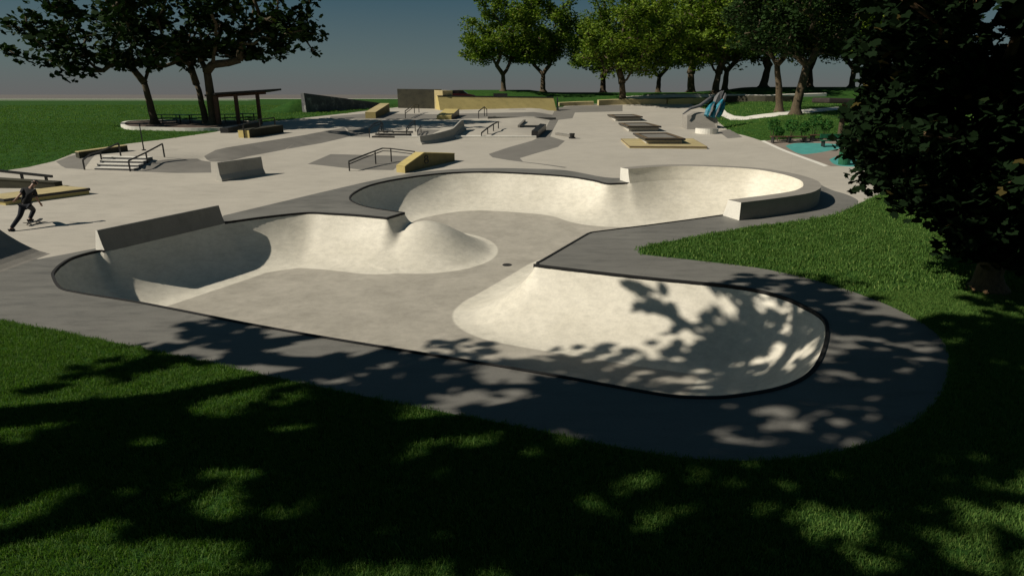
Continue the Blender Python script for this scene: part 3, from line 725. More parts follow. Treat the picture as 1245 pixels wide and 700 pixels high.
# ---- teal climbing sculpture
g = gpt(856,157); root = empty('climbing_sculpture', g, label='grey concrete climbing block painted with teal, beside the round seat', cat='sculpture')
s = g.y*cp/F*1.02
def SX(px): return (px-856)*s+g.x
def pt(px, py, dy=0): return Vector((SX(px), g.y+dy, g.z+(157-py)*s*1.03))
mb = MB(); fr = [pt(833,150,-0.6), pt(872,157,0), pt(873,146,0.3), pt(866,139,0.8), pt(845,138,1.2), pt(836,142,0.6)]; bk = [v+Vector((0.1,2.2,0)) for v in fr]
for v in (fr[0], bk[0], fr[1], bk[1]): v.z = T(v.x, v.y)-0.1
mb.add(fr+bk, [tuple(range(6)), tuple(range(6, 12))]+[(i, (i+1) % 6, 6+(i+1) % 6, 6+i) for i in range(6)]); mb.build('base', M['capstone'], root, bev=0.05)
mb = MB(); mb.tube([pt(829,140,0), pt(840,134,0.7), pt(852,131,1.0), pt(866,122,1.2)], [0.06, 0.12, 0.16, 0.2], 10); mb.build('slide_arm', M['slate'], root, smooth=True)
rs = random.Random(3)
def shard(p0, p1, w, dpt):
    ax_ = (p1-p0).normalized(); sd = ax_.cross(Vector((0, 1, 0))).normalized(); vs = []
    for t, k in ((0, 0.7), (0.3, 1.0), (0.7, 0.8), (1, 0.25)):
        c = p0.lerp(p1, t)
        for q in range(6):
            an = q*math.pi/3+rs.uniform(-0.3, 0.3); vs.append(c+sd*math.cos(an)*w*k*rs.uniform(0.75, 1.2)+Vector((0, 1, 0))*math.sin(an)*dpt*k+ax_*rs.uniform(-0.1, 0.1))
    fs = [(i*6+j, i*6+(j+1) % 6, (i+1)*6+(j+1) % 6, (i+1)*6+j) for i in range(3) for j in range(6)]+[tuple(range(6)), tuple(range(18, 24))]
    return vs, fs
for p0, p1, w, m_, nm in ((pt(858,142,0.3), pt(869,126,0.8), 0.34, 'tealpaint', 'painted_fin'), (pt(865,144,0.1), pt(878,124,0.7), 0.36, 'tealpaint', 'painted_fin'), (pt(872,143,0.3), pt(881,127,0.8), 0.30, 'tealpaint', 'painted_fin'), (pt(868,143,-0.1), pt(874,128,0.2), 0.10, 'slate', 'dark_fin'), (pt(861,141,0.0), pt(866,129,0.3), 0.09, 'slate', 'dark_fin'), (pt(870,127,0.9), pt(879,114,1.2), 0.42, 'slate', 'head_boulder'), (pt(878,128,0.9), pt(882,117,1.1), 0.28, 'slate', 'head_boulder')):
    mb = MB(); mb.add(*shard(p0, p1, w, 0.4)); mb.build(nm, M[m_], root)
g = gpt(859,162); root = empty('round_seat', g, label='low round white seat in front of the teal sculpture', cat='seat')
MB().tube([g-Vector((0,0,0.1)), g+Vector((0,0,0.42))], 1.0, 28).build('body', M['white'], root); MB().tube([g+Vector((0,0,0.421)), g+Vector((0,0,0.45))], 0.86, 28).build('top', M['capstone'], root)

# ---- playground bits
def foliage(mb, c, r, n, size, rng, zsq=0.8):
    for _ in range(n):
        d = Vector((rng.gauss(0,1), rng.gauss(0,1), rng.gauss(0,1))).normalized()*r*rng.uniform(0.3,1)**0.5; d.z *= zsq
        p = c+d; a = Vector((rng.gauss(0,1), rng.gauss(0,1), rng.gauss(0,0.6))).normalized(); b = a.cross(Vector((rng.gauss(0,1), rng.gauss(0,1), rng.gauss(0,1)))).normalized()
        s = size*rng.uniform(0.6,1.3); mb.add([p-a*s, p+b*s*0.5, p+a*s, p-b*s*0.5], [(0,1,2,3)])
def setv(me, seed):
    r = np.random.RandomState(seed); a = me.attributes.new('v', 'FLOAT', 'FACE'); a.data.foreach_set('value', np.clip(r.normal(0.45, 0.25, len(me.polygons)), 0, 1).astype(np.float32))
rng = random.Random(5)
SHR = [(939,170,0.95,'leftmost rounded shrub of the row by the teal play surface'),(946,172,0.6,'small low shrub second from left by the teal play surface'),(960,172.5,1.05,'wide shrub on a bare stem above the teal play surface'),(976,170,0.8,'thin loose shrub in the middle of the playground row'),(989,169,1.15,'tallest narrow shrub of the playground row'),(1003,169.5,0.9,'rightmost shrub of the playground row beside the dark post')]
for px, py, h, lb in SHR:
    g = gpt(px, py); root = empty('shrub', g, label=lb, cat='shrub', group='shrubs along the playground edge')
    mb = MB()
    for k in range(4): mb.tube([g-Vector((0,0,0.05)), g+Vector((rng.uniform(-0.3,0.3), rng.uniform(-0.3,0.3), h*0.8))], [0.03,0.012], 5)
    mb.build('stem', M['bark'], root)
    h *= 1.25; mb = MB(); foliage(mb, g+Vector((0,0,h*0.95)), 0.45*h**0.5, 240, 0.10, rng, 1.0); o = mb.build('foliage', M['shrub'], root); setv(o.data, int(px))
def bench(px, py, w, label, m, rz=0.0):
    g = gpt(px, py); root = empty('bench', g, rz, label=label, cat='bench', group='benches around the playground')
    Rm = Matrix.Rotation(rz, 4, 'Z')
    def bx(x0, x1, y0, y1, z0, z1): 
        mb = MB(); q = [g+Rm@Vector((x, y, 0)) for x, y in ((x0,y0),(x1,y0),(x1,y1),(x0,y1))]; mb.prism([XY(p) for p in q], g.z+z1, g.z+z0); return mb
    bx(-w/2, w/2, -0.22, 0.22, 0.42, 0.48).build('seat', m, root)
    if m is M['gpaint']: bx(-w/2, w/2, 0.22, 0.27, 0.6, 0.9).build('backrest', m, root)
    for sx in (-w/2+0.15, w/2-0.2): bx(sx, sx+0.07, -0.2, 0.26, -0.1, 0.42).build('leg', M['steel'], root); (bx(sx+0.005, sx+0.065, 0.272, 0.3, 0.3, 0.9).build('back_post', M['steel'], root) if m is M['gpaint'] else None)
bench(949,173.5,1.6,'dark bench under the left shrubs of the playground row', M['timber'])
bench(968,173.5,1.6,'dark bench under the middle shrubs of the playground row', M['timber'])
bench(997,171.5,1.7,'dark bench beside the post at the back of the playground', M['timber'])
bench(1013,178.5,1.9,'green bench standing on the back teal play surface', M['gpaint'])
bench(1056,198,1.7,'green bench on the near teal play surface behind the foliage', M['gpaint'], 0.3)
g = gpt(1026,200); root = empty('litter_bin', g, label='round green litter bin on the near teal play surface', cat='bin')
MB().tube([g, g+Vector((0,0,0.78))], [0.33,0.36], 18).build('body', M['gpaint'], root); MB().tube([g+Vector((0,0,0.78)), g+Vector((0,0,0.86))], [0.38,0.34], 18).build('lid', M['steel'], root)
# dark shade shelter post near the tree
g = gpt(1021,166); root = empty('shade_shelter', g, label='dark flat shade roof on a single thick post behind the playground', cat='shelter')
MB().tube([g-Vector((0,0,0.1)), g+Vector((0,0,2.5))], 0.2, 10).build('post', M['bark'], root)
MB().prism([(g.x-2.0,g.y-1.4),(g.x+4.2,g.y-1.4),(g.x+4.2,g.y+1.4),(g.x-2.0,g.y+1.4)], [g.z+2.95,g.z+2.75,g.z+2.75,g.z+2.95], [g.z+2.55,g.z+2.45,g.z+2.45,g.z+2.55]).build('roof', M['roof'], root, bev=0.1)

# ---- planter island, shelter, tables
isl = R_['island'][0]; root = empty('planter_island', at(*isl[0]), label='raised mulch bed with white kerb under the left trees', cat='planter')
mb = MB(); mb.prism(isl, [T(*p)+0.22 for p in isl], [T(*p)-0.2 for p in isl]); mb.build('soil', M['mulch'], root)
ou = offset_line(isl, -0.3 if poly_sd(isl[0][0]+0.0, isl[0][1], isl) is not None else 0.3, closed=True)
ar = sum(isl[i][0]*isl[(i+1) % len(isl)][1]-isl[(i+1) % len(isl)][0]*isl[i][1] for i in range(len(isl)))
ou = offset_line(isl, -0.3 if ar > 0 else 0.3, closed=True); mb = MB()
for i in range(len(isl)):
    j = (i+1) % len(isl); q = [isl[i], isl[j], ou[j], ou[i]]; mb.prism(q, [T(*isl[i])+0.27, T(*isl[j])+0.27, T(*isl[j])+0.27, T(*isl[i])+0.27], [T(*v)-0.2 for v in q])
mb.build('kerb', M['white'], root)
IZ = 0.24
def table(px, py, rz, label):
    g = gpt(px, py)+Vector((0,0,IZ-0.02)); root = empty('picnic_table', g, rz, label=label, cat='table', group='picnic tables on the planter island')
    Rm = Matrix.Rotation(rz, 4, 'Z')
    def bx(x0, x1, y0, y1, z0, z1, nm, m):
        mb = MB(); q = [g+Rm@Vector((x, y, 0)) for x, y in ((x0,y0),(x1,y0),(x1,y1),(x0,y1))]; mb.prism([XY(p) for p in q], g.z+z1, g.z+z0); mb.build(nm, m, root)
    bx(-0.9,0.9,-0.4,0.4,0.72,0.78,'tabletop',M['gpaint']); bx(-0.9,0.9,-0.85,-0.6,0.42,0.47,'seat',M['gpaint']); bx(-0.9,0.9,0.6,0.85,0.42,0.47,'seat',M['gpaint'])
    for sx in (-0.65,0.6):
        bx(sx,sx+0.06,-0.8,0.8,0.34,0.415,'leg_brace',M['steel'])
        bx(sx+0.003,sx+0.057,-0.06,0.06,0,0.338,'leg',M['steel']); bx(sx+0.003,sx+0.057,-0.06,0.06,0.417,0.718,'leg',M['steel'])
table(207,152.5,0.2,'picnic table nearest the leaning left trunk'); table(226,153,-0.4,'picnic table midway between the left trunks'); table(243,152.5,0.7,'picnic table beside the paired trunks')
table(283,152,0.1,'picnic table inside the timber shelter, left'); table(303,151,-0.3,'picnic table inside the timber shelter, right')
root = empty('shelter', gpt(290,153), label='timber shelter with flat dark roof on square brown posts', cat='shelter')
PS = []
for px, py, wdt in ((267,154.5,0.34),(291,153.5,0.27),(317,151.5,0.27)):
    g = gpt(px, py); PS.append(g)
topz = max(p.z for p in PS)
tz = [PS[0].z+2.75, PS[1].z+2.7, PS[2].z+2.75]
for i, g in enumerate(PS):
    k = i % 3; MB().tube([g-Vector((0,0,0.2)), Vector((g.x, g.y, tz[0]+(g.x-PS[0].x)*0.085-0.02))], 0.17 if i == 0 else 0.14, square=True).build('post', M['timber'], root)
a, b = PS[0], PS[2]; dx = Vector((b.x-a.x, b.y-a.y)).normalized(); nn = Vector((-dx.y, dx.x))
p0 = Vector((a.x, a.y))-dx*0.2-nn*0.7; p1 = Vector((b.x, b.y))+dx*2.0-nn*0.9; p2 = p1+nn*3.0; p3 = p0+nn*3.0
zf = lambda p: tz[0]+(p.x-a.x)*0.085
MB().prism([tuple(p) for p in (p0,p1,p2,p3)], [zf(p)+0.22 for p in (p0,p1,p2,p3)], [zf(p)+0.06 for p in (p0,p1,p2,p3)]).build('roof', M['roof'], root)
for off in (0.85,):
    q0 = p0+nn*off+dx*0.2; q1 = p1+nn*off-dx*1.2; MB().tube([(q0.x,q0.y,zf(q0)-0.06),(q1.x,q1.y,zf(q1)-0.06)], 0.11, square=True).build('beam', M['timber'], root)
ledge('ledge', gpt(304,168), gpt(345,161.5), 1.0, 0.62, 0.62, M['darkstone'], 'ochre ended dark ledge in front of the timber shelter', capm=M['darkstone'])
endface(gpt(304,168), gpt(345,161.5), 1.0, 0.62, M['yellow'], last('ledge'))
rail('handrail', [(297.5,168,1.0,1),(317,160.5,1.0,1),(335,157.5,1.0,1)], 'black handrail beside the ledge in front of the shelter', 0.045)
ledge('bench', gpt(278,162), gpt(318,153.5), 0.7, 0.42, 0.42, M['steel'], 'long low black bench between shelter and plaza', cat='bench', capm=M['steel'])

# ---- maroon car far beyond
g = WD(559, 98); g.z = T(g.x, g.y); root = empty('parked_car', g, label='dark maroon car, its roof showing above the ochre bank wall', cat='car')
def carbody(z0, pr, w, m, nm):
    mb = MB(); k = len(pr); vs = [g+Vector((x, s_*w/2, z+z0)) for s_ in (-1, 1) for x, z in pr]
    mb.add(vs, [tuple(range(k)), tuple(range(k, 2*k))]+[(i, (i+1) % k, k+(i+1) % k, k+i) for i in range(k)]); mb.build(nm, m, root, bev=0.05)
lift = 0.0
carbody(lift, [(-2.3,0.35),(2.3,0.35),(2.35,0.75),(1.4,0.95),(-2.1,1.0),(-2.35,0.8)], 1.8, M['maroon'], 'body')
carbody(lift, [(-1.7,0.98),(1.3,0.95),(0.6,1.42),(-0.9,1.45)], 1.55, M['glass'], 'windows')
carbody(lift, [(-0.95,1.44),(0.65,1.41),(0.55,1.48),(-0.85,1.5)], 1.5, M['maroon'], 'roof')
for sx in (-1.45, 1.45):
    for sy in (-0.92, 0.72): c = g+Vector((sx, sy, 0.33)); MB().tube([c, c+Vector((0,0.2,0))], 0.33, 16).build('wheel', M['tyre'], root)

# ------------------------------------------------------------------ trees
def leaf_template(kind):
    if kind == 'maple':
        a = [(0,-0.45),(0.2,-0.36),(0.46,-0.3),(0.42,-0.05),(0.5,0.2),(0.27,0.3),(0.02,0.62),(-0.22,0.32),(-0.48,0.24),(-0.40,-0.02),(-0.5,-0.24),(-0.16,-0.38)]
        return [(x, y, -0.12*abs(x)) for x, y in a]
    return [(0,-0.5,0),(0.36,-0.05,-0.08),(0.12,0.5,0),(-0.3,0.2,-0.06)]
def tree_meshes(seed, fork, r0, ells, per, lsize, clump, kind='kite', lean=(0, 0), extra_h=0.0, hang=0.0, rootflare=1.6):
    """trunk and crown meshes; ells = [(centre, radii, number of limb ends)]"""
    r = random.Random(seed); nr = np.random.RandomState(seed)
    nodes = []; par = []
    K = 6
    for i in range(K+1):
        t = i/K; nodes.append(Vector((lean[0]*t**1.4+0.04*r.uniform(-1, 1)*(t > 0), lean[1]*t**1.4+0.04*r.uniform(-1, 1)*(t > 0), fork*t))); par.append(i-1)
    tg = []
    for c, rad, n_ in ells:
        for _ in range(n_):
            d = Vector((r.gauss(0, 1), r.gauss(0, 1), r.gauss(0, 1))).normalized()*r.uniform(0.12, 1)**0.42
            tg.append(Vector(c)+Vector((d.x*rad[0], d.y*rad[1], d.z*rad[2])))
    tops = nodes[-1]
    tg.sort(key=lambda p: (p-tops).length)
    tips = []
    for p in tg:
        A = np.array([tuple(v) for v in nodes[K-1:]]); pp = np.array(tuple(p))
        dist = np.sqrt(((A-pp)**2).sum(1)); nrm_ = np.sqrt(((A-np.array(tuple(tops)))**2).sum(1))
        i = int((dist+0.35*nrm_).argmin())+K-1
        a = nodes[i]; L = (p-a).length; k = max(1, int(L/0.9)); last_ = i
        for j in range(1, k+1):
            t = j/k; q = a.lerp(p, t)+Vector((0, 0, -0.10*L*math.sin(math.pi*t)))+Vector((r.uniform(-1, 1), r.uniform(-1, 1), r.uniform(-1, 1)))*0.09*L*(1 if j < k else 0)/max(1, k**0.5)
            nodes.append(q); par.append(last_); last_ = len(nodes)-1
        tips.append(last_)
    w = [0.0]*len(nodes)
    for t in tips: w[t] += 1
    for i in range(len(nodes)-1, 0, -1): 
        if par[i] >= 0: w[par[i]] += w[i]
    tot = w[0]; rad = [r0*max(0.03, (x/tot))**0.5*0.95 for x in w]
    mb = MB()
    ch = {}
    tp = [nodes[i]+Vector((0, 0, 0)) for i in range(K+1)]; tr_ = [r0*(1-0.28*i/K) for i in range(K+1)]; tr_[0] = r0*rootflare; 
    tp = [tp[0]-Vector((0, 0, 0.4)), tp[0], tp[0].lerp(tp[1], 0.45)]+tp[1:]; tr_ = [tr_[0]*1.1, tr_[0], r0*1.12]+tr_[1:]
    mb.tube(tp, tr_, 12)
    for i in range(K+1, len(nodes)):
        p = par[i]; ra = min(rad[p], rad[i]*1.5) if p > K else rad[i]*1.15; rb = rad[i]
        n_ = 7 if rb > r0*0.25 else 5 if rb > r0*0.1 else 3
        a = nodes[p]; b = nodes[i]; d = (b-a)
        if d.length < 1e-4: continue
        mb.tube([a-d.normalized()*min(ra*0.5, 0.1), b], [ra, rb], n_)
    me = bpy.data.meshes.new('trunk'); me.from_pydata(mb.v, [], mb.f); me.polygons.foreach_set('use_smooth', [True]*len(me.polygons)); me.validate()
    # leaves
    cs = []
    for t in tips:
        cs.append((nodes[t], 1.0))
        q = par[t]; s = 0
        while q > K and s < 2 and w[q] < 5: cs.append((nodes[q], 0.5)); q = par[q]; s += 1
    C = []
    for c, wt in cs:
        k = int(per*wt*r.uniform(0.6, 1.3)); sc = clump*r.uniform(0.7, 1.25)
        d = nr.normal(0, 1, (k, 3)); d /= np.linalg.norm(d, axis=1)[:, None]; d *= (nr.uniform(0.1, 1, k)**0.45)[:, None]*sc; d[:, 2] *= 0.62; d[:, 2] += -hang*nr.uniform(0, 1, k)**2
        C.append(np.array(tuple(c))+d)
    C = np.concatenate(C); n = len(C)
    tpl = np.array(leaf_template(kind)); m = len(tpl)
    # random frames, leaves mostly facing up and drooping
    nz = nr.normal(0, 0.75, (n, 3)); nz[:, 2] = np.abs(nz[:, 2])+0.5; nz /= np.linalg.norm(nz, axis=1)[:, None]
    tx = nr.normal(0, 1, (n, 3)); tx -= (tx*nz).sum(1)[:, None]*nz; tx /= np.linalg.norm(tx, axis=1)[:, None]; ty = np.cross(nz, tx)
    s = lsize*nr.uniform(0.6, 1.25, n)
    Vv = C[:, None, :]+s[:, None, None]*(tpl[None, :, 0, None]*tx[:, None, :]+tpl[None, :, 1, None]*ty[:, None, :]+tpl[None, :, 2, None]*nz[:, None, :])
    ml = bpy.data.meshes.new('crown'); ml.vertices.add(n*m); ml.vertices.foreach_set('co', Vv.astype(np.float32).ravel())
    ml.loops.add(n*m); ml.loops.foreach_set('vertex_index', np.arange(n*m, dtype=np.int32)); ml.polygons.add(n)
    ml.polygons.foreach_set('loop_start', (np.arange(n)*m).astype(np.int32)); ml.polygons.foreach_set('loop_total', np.full(n, m, np.int32))
    ml.update(calc_edges=True)
    v = np.clip(nr.normal(0.42, 0.2, n)+0.12*np.sin(C[:, 0]*0.9+seed)*np.cos(C[:, 1]*1.1), 0, 1)
    v[nr.uniform(0, 1, n) > 0.985] = 1.0
    a = ml.attributes.new('v', 'FLOAT', 'FACE'); a.data.foreach_set('value', v.astype(np.float32))
    return me, ml
def plant_tree(meshes, loc, label, rz=0.0, sc=1.0, bm_='bark', lm='leaf', group=None, cat='tree', name='tree'):
    root = empty(name, loc, rz, label=label, cat=cat, group=group); root.scale = (sc, sc, sc)
    for nm, me, m in (('trunk', meshes[0], M[bm_]), ('crown', meshes[1], M[lm])):
        if not me.materials: me.materials.append(m)
        o = bpy.data.objects.new(nm, me); COL.objects.link(o); o.parent = root
    return root
# three variants for the far row
def round_ells(R, zc, rz): return [((0, 0, zc), (R, R, rz), 78), ((R*0.5, 0, zc-rz*0.45), (R*0.6, R*0.6, rz*0.4), 18), ((-R*0.55, R*0.1, zc-rz*0.42), (R*0.55, R*0.6, rz*0.4), 18)]
FT = [tree_meshes(11, 2.6, 0.45, round_ells(6.8, 9.6, 6.4), 110, 0.48, 1.5), tree_meshes(12, 3.0, 0.55, round_ells(8.2, 10.2, 7.0), 115, 0.48, 1.6, lean=(0.5, 0)), tree_meshes(13, 3.0, 0.62, round_ells(9.4, 10.2, 6.8), 115, 0.48, 1.65, lean=(-0.4, 0))]
rows_ = [(612,108,0,1.0,0.3,'first tree of the far row, a forked trunk behind the bank wall'),
         (660,118,0,1.12,2.0,'second tree of the far row, standing clear behind the bank wall end'),
         (733,128,2,1.0,1.1,'thin trunked wide tree in the far row, darker underneath'),
         (757,98,1,1.0,4.0,'bright green tree with trunk behind the farthest platform'),
         (840,116,2,1.15,5.1,'broad dark tree with thick trunk above the tan wall'),
         (869,106,1,1.12,0.7,'left of two close trunks behind the teal sculpture'),
         (881,110,0,1.2,3.0,'right of two close trunks behind the teal sculpture'),
         (928,114,2,1.15,2.4,'far tree left of the twin leaning trunks'),
         (984,124,1,1.2,1.9,'far dark trunk just right of the twin leaning trunks'),
         (1035,116,0,1.2,5.5,'far tree mostly hidden by the near dark foliage, left one'),
         (1090,108,2,1.2,0.2,'far tree mostly hidden by the near dark foliage, right one'),
         (800,140,0,1.25,2.9,'rearmost tree filling the gap above the framed platforms')]
for px, y, v, sc, rz, lb in rows_:
    plant_tree(FT[v], WD(px, y), lb, rz, sc, 'bark', 'leaf', 'trees in the far row')
NT = tree_meshes(21, 5.2, 0.42, [((0, 0, 12), (8, 8, 6), 60), ((-3, 0, 9), (5, 5, 3), 14), ((3, 0, 9), (5, 5, 3), 14)], 110, 0.42, 1.5, lean=(-0.9, 0))
NT2 = tree_meshes(22, 5.2, 0.52, [((0, 0, 12), (8, 8, 6), 60), ((-3, 0, 9), (5, 5, 3), 14), ((3, 0, 9), (5, 5, 3), 14)], 110, 0.42, 1.5, lean=(0.5, 0))
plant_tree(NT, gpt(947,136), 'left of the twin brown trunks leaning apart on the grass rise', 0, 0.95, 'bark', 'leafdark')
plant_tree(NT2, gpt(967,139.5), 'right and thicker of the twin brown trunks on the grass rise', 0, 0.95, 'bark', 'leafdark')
# left trio
L1_ = tree_meshes(31, 3.7, 0.34, [((-1.8, 0, 9.6), (7.6, 7, 5.5), 52), ((-7.4, 0, 6.7), (5.2, 5, 2.6), 26), ((3.5, 0, 7.6), (5, 5, 2.6), 16)], 38, 0.46, 1.1, 'maple', lean=(-0.35, 0))
L2_ = tree_meshes(32, 3.6, 0.30, [((0, 0, 9), (6.5, 7, 5.2), 44), ((-3, 0, 6.4), (4.5, 4, 1.8), 12)], 38, 0.46, 1.1, 'maple', lean=(-0.35, 0))
L3_ = tree_meshes(33, 4.4, 0.42, [((1, 0, 11), (9, 7.5, 5.5), 56), ((6, 0, 7.4), (4.6, 4, 2.6), 24)], 38, 0.46, 1.1, 'maple', lean=(0.0, 0))
up = Vector((0, 0, IZ-0.05))
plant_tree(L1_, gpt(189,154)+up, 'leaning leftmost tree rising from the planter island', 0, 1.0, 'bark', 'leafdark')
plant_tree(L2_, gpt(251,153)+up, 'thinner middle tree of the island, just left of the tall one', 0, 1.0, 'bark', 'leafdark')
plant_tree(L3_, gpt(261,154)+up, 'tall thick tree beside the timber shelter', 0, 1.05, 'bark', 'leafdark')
# the big near tree on the right
RTm = tree_meshes(41, 2.6, 0.34, [((0.6, 0, 8.0), (5.4, 5, 5.0), 140), ((-0.9, -0.8, 4.4), (3.4, 3.0, 2.4), 64), ((-2.2, 0.5, 4.0), (1.9, 2.2, 1.5), 18), ((1.8, 0, 3.4), (2.6, 2.6, 1.6), 40), ((-1.4, -0.9, 2.7), (1.5, 1.1, 0.9), 26), ((-1.1, -1.1, 1.9), (0.9, 0.7, 0.7), 12), ((1.6, -0.8, 2.2), (1.3, 0.9, 0.8), 14), ((-3.5, -2, 9.5), (3.5, 3, 3.2), 46)], 150, 0.22, 0.75, 'maple', hang=0.25)
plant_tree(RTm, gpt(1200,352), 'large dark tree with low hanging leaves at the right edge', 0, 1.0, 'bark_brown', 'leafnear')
# trees outside the frame whose crowns shade the foreground
SH = [tree_meshes(51, 6.0, 0.5, [((0, 0, 11.0), (6.8, 6.4, 3.4), 52)], 26, 0.44, 0.9, 'maple'), tree_meshes(52, 6.5, 0.5, [((0, 0, 11.2), (7.4, 6.4, 3.4), 54)], 26, 0.44, 0.92, 'maple'), tree_meshes(53, 6.2, 0.45, [((0, 0, 11.2), (7.4, 6.4, 3.2), 36)], 22, 0.42, 0.9, 'maple')]
plant_tree(SH[2], (-18.0, 1.2, 0), 'broad shade tree standing outside the frame on the left', 0.4, 1.0, 'bark', 'leafdark', 'shade trees around the viewpoint')
plant_tree(SH[2], (-8.0, -2.5, 0), 'broad shade tree standing left behind the viewpoint', 2.0, 1.0, 'bark', 'leafdark', 'shade trees around the viewpoint')
plant_tree(SH[0], (2.0, -3.0, 0), 'broad shade tree standing right behind the viewpoint', 4.0, 1.0, 'bark', 'leafdark', 'shade trees around the viewpoint')
plant_tree(SH[1], (-8.0, 7.0, 0), 'high crowned shade tree reaching above the deck', 1.0, 1.0, 'bark', 'leafdark', 'shade trees around the viewpoint')

plant_tree(SH[0], (-13.6, 7.6, 0), 'shade tree standing outside the frame beside the deck on the left', 2.6, 1.05, 'bark', 'leafdark', 'shade trees around the viewpoint')
SH3 = tree_meshes(54, 6.4, 0.5, [((1.5, 6.5, 11.4), (6.2, 5.8, 3.2), 54)], 25, 0.44, 0.95, 'maple', lean=(0.4, 1.2))
plant_tree(SH3, (-3.2, -0.6, 0), 'shade tree just behind the viewpoint reaching forward over the grass', 0, 1.0, 'bark', 'leafdark', 'shade trees around the viewpoint')

# ------------------------------------------------------------------ grass tufts
def tuft(seed, n, h, w, spread):
    r = random.Random(seed); vs = []; fs = []; 
    for _ in range(n):
        a = r.uniform(0, 6.283); x, y = r.uniform(-spread, spread), r.uniform(-spread, spread); hh = h*r.uniform(0.6, 1.25); l = hh*r.uniform(0.2, 0.8); b = r.uniform(0, 6.283)
        dx, dy = math.cos(a)*w/2, math.sin(a)*w/2; k = len(vs)
        vs += [(x-dx, y-dy, -0.01), (x+dx, y+dy, -0.01), (x+dx*0.8+math.cos(b)*l*0.35, y+dy*0.8+math.sin(b)*l*0.35, hh*0.6), (x-dx*0.8+math.cos(b)*l*0.35, y-dy*0.8+math.sin(b)*l*0.35, hh*0.6), (x+math.cos(b)*l, y+math.sin(b)*l, hh)]
        fs += [(k, k+1, k+2, k+3), (k+3, k+2, k+4)]
    me = bpy.data.meshes.new('tuft'); me.from_pydata(vs, [], fs)
    a = me.attributes.new('v', 'FLOAT', 'FACE'); rr = np.random.RandomState(seed); vv = np.repeat(np.clip(rr.normal(0.45, 0.25, n), 0, 1), 2); a.data.foreach_set('value', vv.astype(np.float32))
    me.materials.append(M['blade']); return bpy.data.objects.new('tuft', me)
def grass(mask, dens, tf, seed, smin, smax):
    o = sheet(mask, 'grass', M['blade'], kind='stuff', smooth=False)
    o['label'] = 'short green mown grass blades covering the lawn'; 
    ng = bpy.data.node_groups.new('grass_scatter', 'GeometryNodeTree'); ng.interface.new_socket('Geometry', in_out='INPUT', socket_type='NodeSocketGeometry'); ng.interface.new_socket('Geometry', in_out='OUTPUT', socket_type='NodeSocketGeometry')
    N = ng.nodes; gi = N.new('NodeGroupInput'); go = N.new('NodeGroupOutput'); ds = N.new('GeometryNodeDistributePointsOnFaces'); ds.inputs['Density'].default_value = dens; ds.inputs['Seed'].default_value = seed
    ip = N.new('GeometryNodeInstanceOnPoints'); oi = N.new('GeometryNodeObjectInfo'); oi.inputs['Object'].default_value = tf; oi.inputs['As Instance'].default_value = True
    rv = N.new('FunctionNodeRandomValue'); rv.data_type = 'FLOAT_VECTOR'; rv.inputs[0].default_value = (-0.25, -0.25, 0); rv.inputs[1].default_value = (0.25, 0.25, 6.283)
    rs = N.new('FunctionNodeRandomValue'); rs.data_type = 'FLOAT'; rs.inputs[2].default_value = smin; rs.inputs[3].default_value = smax
    L = ng.links; L.new(gi.outputs[0], ds.inputs['Mesh']); L.new(ds.outputs['Points'], ip.inputs['Points']); L.new(oi.outputs['Geometry'], ip.inputs['Instance'])
    L.new(rv.outputs[0], ip.inputs['Rotation']); L.new(rs.outputs[1], ip.inputs['Scale']); L.new(ip.outputs[0], go.inputs[0])
    md = o.modifiers.new('scatter', 'NODES'); md.node_group = ng
    return o
cx_, cy_ = CEN[:, 0], CEN[:, 1]
vis = (lab == 0) & (cy_ > 4) & (np.abs(cx_) < 0.93*cy_+4)
grass(np.where(vis & (cy_ < 15.5))[0], 420, tuft(1, 9, 0.062, 0.0085, 0.05), 3, 0.6, 1.35)
grass(np.where(vis & (cy_ >= 60) & (cy_ < 95))[0], 2.5, tuft(6, 14, 0.10, 0.04, 0.35), 9, 0.6, 1.3)
grass(np.where(vis & (cy_ >= 32) & (cy_ < 62))[0], 9, tuft(4, 12, 0.08, 0.025, 0.2), 8, 0.6, 1.3)
grass(np.where(vis & (cy_ >= 15.5) & (cy_ < 32))[0], 55, tuft(2, 14, 0.085, 0.02, 0.14), 5, 0.6, 1.3)

# ------------------------------------------------------------------ skater
root = empty('person', (0, 0, 0), label='skater in black shirt and dark trousers, pushing off with one foot on a skateboard', cat='person')
gz = 0.0
bf = gpt(13.5,281.5); bd = gpt(41,272.5); gz = bf.z
def PV(px, py, y):            # world point on the sight line at a given distance
    dx, dy, dz = ray(px, py); t = y/dy; return Vector((dx*t, y, CAMZ+dz*t))
yb, yf = bf.y, bd.y; BH = 0.12
hip = PV(30.5,248.5,yb+0.75); chest = PV(36,232.5,yb+1.05); neck = PV(39,227.5,yb+1.15); head = PV(42,223.3,yb+1.25)
footB = Vector((bf.x, bf.y, gz+0.09)); footF = Vector((bd.x-0.05, bd.y-0.1, bd.z+BH+0.08))
kneeB = hip.lerp(footB, 0.48)+Vector((0.03, 0.06, 0.0)); kneeF = PV(41,255,yf+0.25)
shL = chest+Vector((-0.17,-0.02,0.04)); shR = chest+Vector((0.17,0.03,0.04))
elL = PV(25,236,yb+0.75); haL = PV(18.5,243,yb+0.65); elR = PV(44,240,yb+1.2); haR = PV(49,247.5,yb+1.3)
